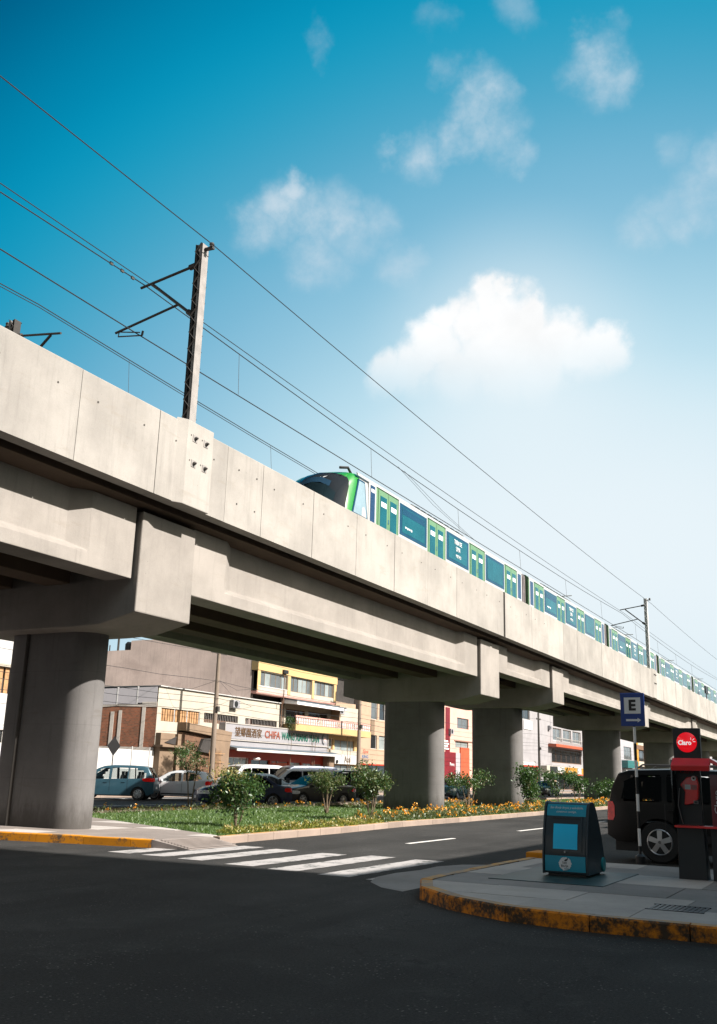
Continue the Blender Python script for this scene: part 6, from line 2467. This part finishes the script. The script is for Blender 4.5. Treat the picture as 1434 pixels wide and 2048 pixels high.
# motorcycle with its rider, a small figure and a walker
def figure(name, label, x, y, z0, h, top_m, leg_m, face=0.0, bag=None):
    """standing person: one skinned body, clothes and hair as its children"""
    s = h / 1.75
    J = {'pel': (0, 0, .95), 'chest': (0, 0, 1.30), 'neck': (0, 0, 1.48), 'head': (0, -.01, 1.58), 'crown': (0, 0, 1.72),
         'shL': (.18, 0, 1.42), 'elL': (.24, .02, 1.12), 'haL': (.25, -.06, .86), 'fiL': (.25, -.09, .76),
         'shR': (-.18, 0, 1.42), 'elR': (-.24, .04, 1.12), 'haR': (-.24, -.08, .88), 'fiR': (-.24, -.12, .79),
         'hipL': (.09, 0, .90), 'knL': (.10, -.05, .50), 'anL': (.10, .02, .09), 'toL': (.11, -.15, .03),
         'hipR': (-.09, 0, .90), 'knR': (-.10, .03, .50), 'anR': (-.10, .12, .09), 'toR': (-.11, -.05, .03)}
    E = [('pel', 'chest'), ('chest', 'neck'), ('neck', 'head'), ('head', 'crown'), ('chest', 'shL'), ('shL', 'elL'), ('elL', 'haL'), ('haL', 'fiL'), ('chest', 'shR'), ('shR', 'elR'),
         ('elR', 'haR'), ('haR', 'fiR'), ('pel', 'hipL'), ('hipL', 'knL'), ('knL', 'anL'), ('anL', 'toL'), ('pel', 'hipR'), ('hipR', 'knR'), ('knR', 'anR'), ('anR', 'toR')]
    RAD = {'pel': (.15, .11), 'chest': (.17, .11), 'neck': (.055, .055), 'head': (.085, .10), 'crown': (.07, .08), 'shL': (.06, .06), 'elL': (.045, .045), 'haL': (.032, .03), 'fiL': (.022, .035),
           'hipL': (.09, .09), 'knL': (.06, .06), 'anL': (.042, .045), 'toL': (.04, .03)}
    def skinned(names, edges, grow, mat_, nm, parent):
        me = bpy.data.meshes.new(nm)
        ix = {n_: i for i, n_ in enumerate(names)}
        me.from_pydata([tuple(c * s for c in J[n_]) for n_ in names], [(ix[a], ix[b]) for a, b in edges], [])
        me.materials.append(M[mat_] if isinstance(mat_, str) else mat_)
        o = bpy.data.objects.new(nm, me)
        COL.objects.link(o)
        o.parent = parent
        sk = o.modifiers.new('skin', 'SKIN')
        for n_, sv in zip(names, me.skin_vertices[0].data):
            k = n_.replace('R', 'L') if n_.endswith('R') else n_
            rr = RAD[k]
            sv.radius = ((rr[0] + grow) * s, (rr[1] + grow) * s)
            sv.use_root = n_ == names[0]
        sk.use_smooth_shade = True
        sb_ = o.modifiers.new('sub', 'SUBSURF')
        sb_.levels = sb_.render_levels = 1
        ROOT[o.name] = Vector((0, 0, 0))
        return o
    t = thing(name, label, 'person', (0, 0, 0))
    body = skinned(list(J), E, 0, 'skin', 'body', t)
    skinned(['chest', 'pel', 'neck', 'shL', 'elL', 'shR', 'elR'], [('pel', 'chest'), ('chest', 'neck'), ('chest', 'shL'), ('shL', 'elL'), ('chest', 'shR'), ('shR', 'elR')], .015, top_m, 'shirt', t)
    skinned(['pel', 'hipL', 'knL', 'anL', 'hipR', 'knR', 'anR'], [('pel', 'hipL'), ('hipL', 'knL'), ('knL', 'anL'), ('pel', 'hipR'), ('hipR', 'knR'), ('knR', 'anR')], .012, leg_m, 'trousers', t)
    hb = MB()
    hb.lathe([(.105 * s, .0), (.115 * s, .06 * s), (.10 * s, .13 * s), (.05 * s, .17 * s)], (0, .015 * s, 1.62 * s), 'z', 12)
    hb.build('hair', 'hair', t, smooth=60)
    t.location = (x, y, z0)
    t.rotation_euler = (0, 0, face)
    return t


figure('person', 'dark haired person in a pale top standing before the amber shop signs', -40.5, 138.6, .14, 1.72, pm('beige cloth', (0.45, 0.33, 0.25), 0.9), pm('dark trousers', (0.03, 0.03, 0.035), 0.9), R(60))
figure('person', 'person in a sky blue top and dark trousers beside the fourth pier', -15.35, 67.6, .14, 1.72, pm('sky blue cloth', (0.08, 0.30, 0.48), 0.9), pm('black trousers', (0.012, 0.012, 0.014), 0.9), R(20))
M['moto'] = pm('dark motorcycle', (0.02, 0.02, 0.022), 0.35, coat=.3)
mt = thing('motorcycle', 'dark motorcycle with pale headlamp cowl far behind the shrubs', 'motorcycle', (-30.2, 91.5, 0))
for dy in (-.62, .62):
    b = MB()
    b.lathe([(.22, -.05), (.30, -.05), (.31, 0), (.30, .05), (.22, .05)], (-30.2, 91.5 + dy, .31), 'x', 20)
    b.build('wheel', 'rubber', mt)
b = MB()
b.prism([(91.1, .45), (91.15, .85), (91.45, .95), (91.8, .82), (92.25, .9), (92.3, .78), (91.9, .55), (91.5, .35)], -30.35, -30.05, 'x')
b.build('body', 'moto', mt, bevel=.04)
b = MB()
b.tube([(-30.2, 90.92, .31), (-30.2, 91.15, 1.0)], .035, 6)
b.tube([(-30.55, 91.22, 1.05), (-30.2, 91.14, 1.02), (-29.85, 91.22, 1.05)], .02, 6)
b.build('fork', 'steel', mt)
b = MB()
b.lathe([(.05, -.12), (.11, -.06), (.10, .06)], (-30.2, 91.08, .92), 'y', 10)
b.build('headlamp', 'clear_lamp', mt)

# ------------------------------------------------------------------ plants
def leaf_mesh(name, pts, size, m, parent, kind=None, asp=2.2, up=0.25):
    """many small folded leaves at the given points (numpy)"""
    n = len(pts)
    d = rng.normal(size=(n, 3))
    d[:, 2] += up
    d /= np.linalg.norm(d, axis=1)[:, None]
    a = rng.normal(size=(n, 3))
    w = np.cross(d, a)
    w /= np.linalg.norm(w, axis=1)[:, None] + 1e-9
    s = size * rng.uniform(.6, 1.35, n)[:, None]
    off = np.array(ROOT[parent.name]) if parent is not None else np.zeros(3)
    p = pts - off
    nrm = np.cross(d, w)
    v = np.stack([p, p + d * s * .5 + w * s / asp * .5 + nrm * s * .08, p + d * s, p + d * s * .5 - w * s / asp * .5 + nrm * s * .08], 1).reshape(-1, 3)
    me = bpy.data.meshes.new(name)
    me.vertices.add(4 * n)
    me.vertices.foreach_set('co', v.ravel())
    me.loops.add(4 * n)
    me.loops.foreach_set('vertex_index', np.arange(4 * n))
    me.polygons.add(n)
    me.polygons.foreach_set('loop_start', np.arange(n) * 4)
    me.polygons.foreach_set('loop_total', np.full(n, 4))
    me.materials.append(M[m])
    me.update()
    me.validate()
    o = bpy.data.objects.new(name, me)
    COL.objects.link(o)
    o.parent = parent
    ROOT[o.name] = Vector(off)
    if kind:
        o['kind'] = kind
    return o


def shrub(label, x, y, h, w, z0, mats, n, stems=4, leaf=.10, clumps=26, lean=0.0, shape='dome', spread=.13, name='shrub'):
    """stems forking up into clumps of leaves; z0 = where the crown starts"""
    b0 = .14
    t = thing(name, label, 'shrub', (x, y, b0), 'shrubs planted along the median')
    C = []
    for i in range(clumps):
        while True:
            q = rng.uniform(-1, 1, 3)
            if np.linalg.norm(q) < 1 and (shape != 'dome' or q[2] > -.75):
                break
        q = q / max(np.linalg.norm(q), .35) * rng.uniform(.45, 1.0) if np.linalg.norm(q) > .3 else q
        if shape == 'vase':
            k = .55 + .45 * (q[2] + 1) / 2
        elif shape == 'cone':
            k = 1.15 - .55 * (q[2] + 1) / 2
        else:
            k = 1.0
        C.append((x + q[0] * w / 2 * k + lean * q[2], y + q[1] * w / 2 * k, b0 + (z0 + h) / 2 + q[2] * (h - z0) / 2 * .92))
    tr = MB()
    forks = []
    for k in range(stems):
        a = 2 * PI * k / stems + random.random()
        rr = w * .16
        top = Vector((x + math.cos(a) * rr, y + math.sin(a) * rr, b0 + z0 + (h - z0) * .25))
        tr.tube([(x + math.cos(a) * .03, y + math.sin(a) * .03, b0 - .02), (x + math.cos(a) * rr * .5 + random.uniform(-.02, .02), y + math.sin(a) * rr * .5, b0 + z0 * .55), top],
                [.030, .022, .016], 6)
        forks.append(top)
    for i, c in enumerate(C):
        f = min(forks, key=lambda q: (q - Vector(c)).length)
        m_ = (f + Vector(c)) / 2 + Vector((random.uniform(-.05, .05), random.uniform(-.05, .05), -.03))
        tr.tube([f, m_, c], [.012, .008, .004], 4, cap=False)
    tr.build('trunk', 'bark', t)
    per = max(1, n // clumps // len(mats))
    for j, (m_, frac) in enumerate(mats):
        pts = []
        for c in C:
            k = int(n / clumps * frac * rng.uniform(.5, 1.5))
            q = rng.normal(size=(k, 3)) * np.array([spread, spread, spread * .85]) * (w / 1.3) ** .5
            pts.append(np.array(c) + q)
        leaf_mesh('crown', np.concatenate(pts), leaf, m_, t)
    return t


shrub('leafy shrub with pale blossom at its top nearest the crossing', -14.75, 21.7, 1.36, 1.42, .32, [('leaf', .80), ('leaf_olive', .20)], 3000, 3, .095, 30, .0, 'cone', .12)
ps_ = rng.normal(size=(420, 3)) * np.array([.26, .26, .13]) + np.array([-14.95, 21.6, 1.40])
leaf_mesh('blossom', ps_, .075, 'leaf_pale', [o for o in bpy.data.objects if o.name == 'shrub'][0])
shrub('olive shrub on splayed bare stems before the black sedan', -18.0, 32.3, 1.55, 1.40, .72, [('leaf_olive', .75), ('leaf', .25)], 2500, 4, .085, 20, 0, 'vase')
shrub('rounded dense shrub on thin stems left of the second pier', -14.4, 28.7, 1.72, 1.30, .72, [('leaf', .5), ('leaf_olive', .5)], 3600, 5, .085, 30)
shrub('low spreading shrub between the second and third piers', -15.9, 41.2, 1.75, 2.0, .80, [('leaf', .7), ('leaf_olive', .3)], 2100, 4, .10, 20)
shrub('tall dark upright shrub before the third pier', -14.6, 45.7, 2.15, 1.70, .50, [('leaf', .9), ('leaf_olive', .1)], 4600, 5, .11, 34, 0, 'vase')
shrub('dark shrub above the waste bin, right of the third pier', -17.9, 62.0, 2.10, 2.1, .5, [('leaf', 1.0)], 1800, 4, .13, 18)
shrub('dark wide shrub close before the fourth pier', -16.9, 62.6, 2.0, 1.9, .5, [('leaf', 1.0)], 1600, 4, .13, 16)
shrub('shaded bush at the foot of the fourth pier', -16.4, 68.2, 1.5, 1.9, .3, [('leaf', 1.0)], 2000, 4, .13, 20)
shrub('spindly sapling by the back kerb before the silver hatchback', -22.0, 29.4, 2.3, .95, .9, [('leaf_olive', .6), ('leaf', .4)], 380, 2, .085, 14, 0, 'vase', .10)
shrub('dark shrub far along the median past the fourth pier', -16.0, 84.0, 1.9, 2.0, .5, [('leaf', 1.0)], 1500, 4, .15, 18)
shrub('small street tree by the yard gate across the avenue', -41.8, 55.3, 3.4, 2.4, 1.3, [('leaf', .6), ('leaf_olive', .4)], 1900, 3, .13, 22, name='street_tree')
shrub('potted creeper climbing beside the balcony rail', -43.2, 70.9, 6.2, .9, 4.8, [('leaf', 1.0)], 700, 1, .12, 16, name='creeper')
for a, nm in ((66.5, 'low balcony plant under the middle window behind the pinkish rail'), (69.0, 'balcony plant under the right hand dark window'), (72.3, 'balcony plant before the peach terrace wall')):
    shrub(nm, -43.3, fy(a), 6.0, 1.4, 5.4, [('leaf', .6), ('leaf_olive', .4)], 380, 2, .11, 12, name='balcony_plant')

# lawn grass: short blades, thicker towards the camera
n = 150000
yy = 18.6 + 75 * rng.random(n) ** 1.7
fr = np.interp(yy, [18.5, 21, 24, 28.6, 35, 46, 61, 80, 95], [-12.98, -13.05, -13.12, -13.55, -13.6, -14.0, -14.5, -14.85, -14.9])
bkx = -21.95
xx = bkx + (fr - bkx) * rng.random(n)
ok = yy > 23.35 + (xx + 22.05) * (18.5 - 23.35) / (22.05 - 12.95) + .05
patch = np.sin(xx * 1.7 + 1.3 * np.sin(yy * .9)) * np.cos(yy * .8 + xx * .5)
ok &= rng.random(n) < .70 + .30 * patch
ok &= np.hypot((xx - CX) / 1.6, 0) > 0
xx, yy, patch = xx[ok], yy[ok], patch[ok]
n = len(xx)
hgt = rng.uniform(.03, .075, n) * (1 + .25 * patch)
wd = rng.uniform(.008, .016, n) * (1 + (yy - 20) / 30)
th = rng.uniform(0, 2 * PI, n)
lean = rng.normal(size=(n, 2)) * .035
v = np.empty((n, 3, 3))
v[:, 0] = np.stack([xx - np.cos(th) * wd, yy - np.sin(th) * wd, np.full(n, .135)], 1)
v[:, 1] = np.stack([xx + np.cos(th) * wd, yy + np.sin(th) * wd, np.full(n, .135)], 1)
v[:, 2] = np.stack([xx + lean[:, 0], yy + lean[:, 1], .14 + hgt], 1)
me = bpy.data.meshes.new('grass')
me.vertices.add(3 * n)
me.vertices.foreach_set('co', v.ravel())
me.loops.add(3 * n)
me.loops.foreach_set('vertex_index', np.arange(3 * n))
me.polygons.add(n)
me.polygons.foreach_set('loop_start', np.arange(n) * 3)
me.polygons.foreach_set('loop_total', np.full(n, 3))
me.materials.append(M['grass'])
me.update()
go = bpy.data.objects.new('grass', me)
COL.objects.link(go)
go['kind'] = 'stuff'
tag(go, 'short bright green grass on the median lawn', 'grass')


def bed(label, segs, n, hmax, m_leaf, m_flower, fl, lsize, fsize):
    """bedding plants in a ribbon: segs = (x, y, half width, density)"""
    P, F = [], []
    for (x0, y0, w0, d0), (x1, y1, w1, d1) in zip(segs, segs[1:]):
        k = int(n * (d0 + d1) / 2 * math.hypot(x1 - x0, y1 - y0))
        f = rng.random(k)
        cl = np.sin(f * 23.0) * .5 + np.sin(f * 57 + 1) * .5
        u = rng.uniform(-1, 1, k)
        w = w0 + (w1 - w0) * f
        hh = hmax * (.65 + .35 * cl) * (1 - .6 * u ** 2)
        P.append(np.stack([x0 + (x1 - x0) * f + u * w, y0 + (y1 - y0) * f + rng.normal(size=k) * .05, .13 + hh * rng.random(k)], 1))
        k2 = int(k * fl)
        f = rng.random(k2)
        cl = np.sin(f * 23.0) * .5 + np.sin(f * 57 + 1) * .5
        u = rng.uniform(-1, 1, k2)
        w = w0 + (w1 - w0) * f
        keep = cl > -.05
        f, u, w, cl = f[keep], u[keep], w[keep], cl[keep]
        k2 = len(f)
        hh = hmax * (.65 + .35 * cl) * (1 - .6 * u ** 2)
        c = np.stack([x0 + (x1 - x0) * f + u * w, y0 + (y1 - y0) * f, .14 + hh * rng.uniform(.75, 1.25, k2)], 1)
        F.append(np.repeat(c, 7, 0) + rng.normal(size=(k2 * 7, 3)) * fsize * .35)
    o = leaf_mesh('flower_bed', np.concatenate(P), lsize, m_leaf, None, 'stuff', 3.0, .8)
    tag(o, label, 'flower bed')
    f_ = leaf_mesh('flower_heads', np.concatenate(F), fsize, m_flower, o, 'stuff', 1.4, .2)
    return o


bed('yellow green bedding plants along the near kerb by the crossing', [(-13.25, 19.0, .22, 1.0), (-13.3, 22.0, .25, 1.1), (-13.4, 25.0, .26, 1.2), (-13.65, 27.6, .28, 1.2)], 620, .20, 'leaf_yellow', 'leaf_pale', .05, .07, .05)
bed('orange marigolds massed before the second pier', [(-13.7, 26.5, .25, .5), (-14.0, 30.0, .4, .8), (-14.2, 33.5, .65, 1.3), (-14.4, 37.5, .75, 1.4), (-14.5, 40.5, .6, .9)], 520, .40, 'leaf_olive', 'petal', .045, .09, .05)
bed('orange marigolds before the third pier', [(-14.2, 40.8, .5, .7), (-14.5, 44.5, .7, 1.2), (-14.7, 48.5, .7, 1.1), (-14.8, 51, .5, .6)], 420, .38, 'leaf_olive', 'petal', .045, .10, .06)
bed('distant marigold ribbon towards the fourth pier', [(-15.0, 55.0, .6, .8), (-15.4, 63.0, .8, 1.1), (-15.6, 72.0, .8, 1.0), (-15.8, 86, .8, .8)], 230, .42, 'leaf_olive', 'petal', .06, .13, .075)
bed('sparse reddish seedlings along the back kerb', [(-21.7, 24.0, .25, .8), (-21.7, 30.0, .25, 1.0), (-21.7, 36.0, .25, .9), (-21.7, 46.0, .25, .7)], 130, .30, 'leaf_olive', 'petal', .03, .09, .05)
bed('marigolds scattered behind the second and third piers', [(-19.8, 38.0, .6, .8), (-19.8, 44.0, .7, 1.0), (-19.6, 50.0, .7, 1.0), (-19.4, 58.0, .8, .9)], 230, .38, 'leaf_olive', 'petal', .06, .11, .065)
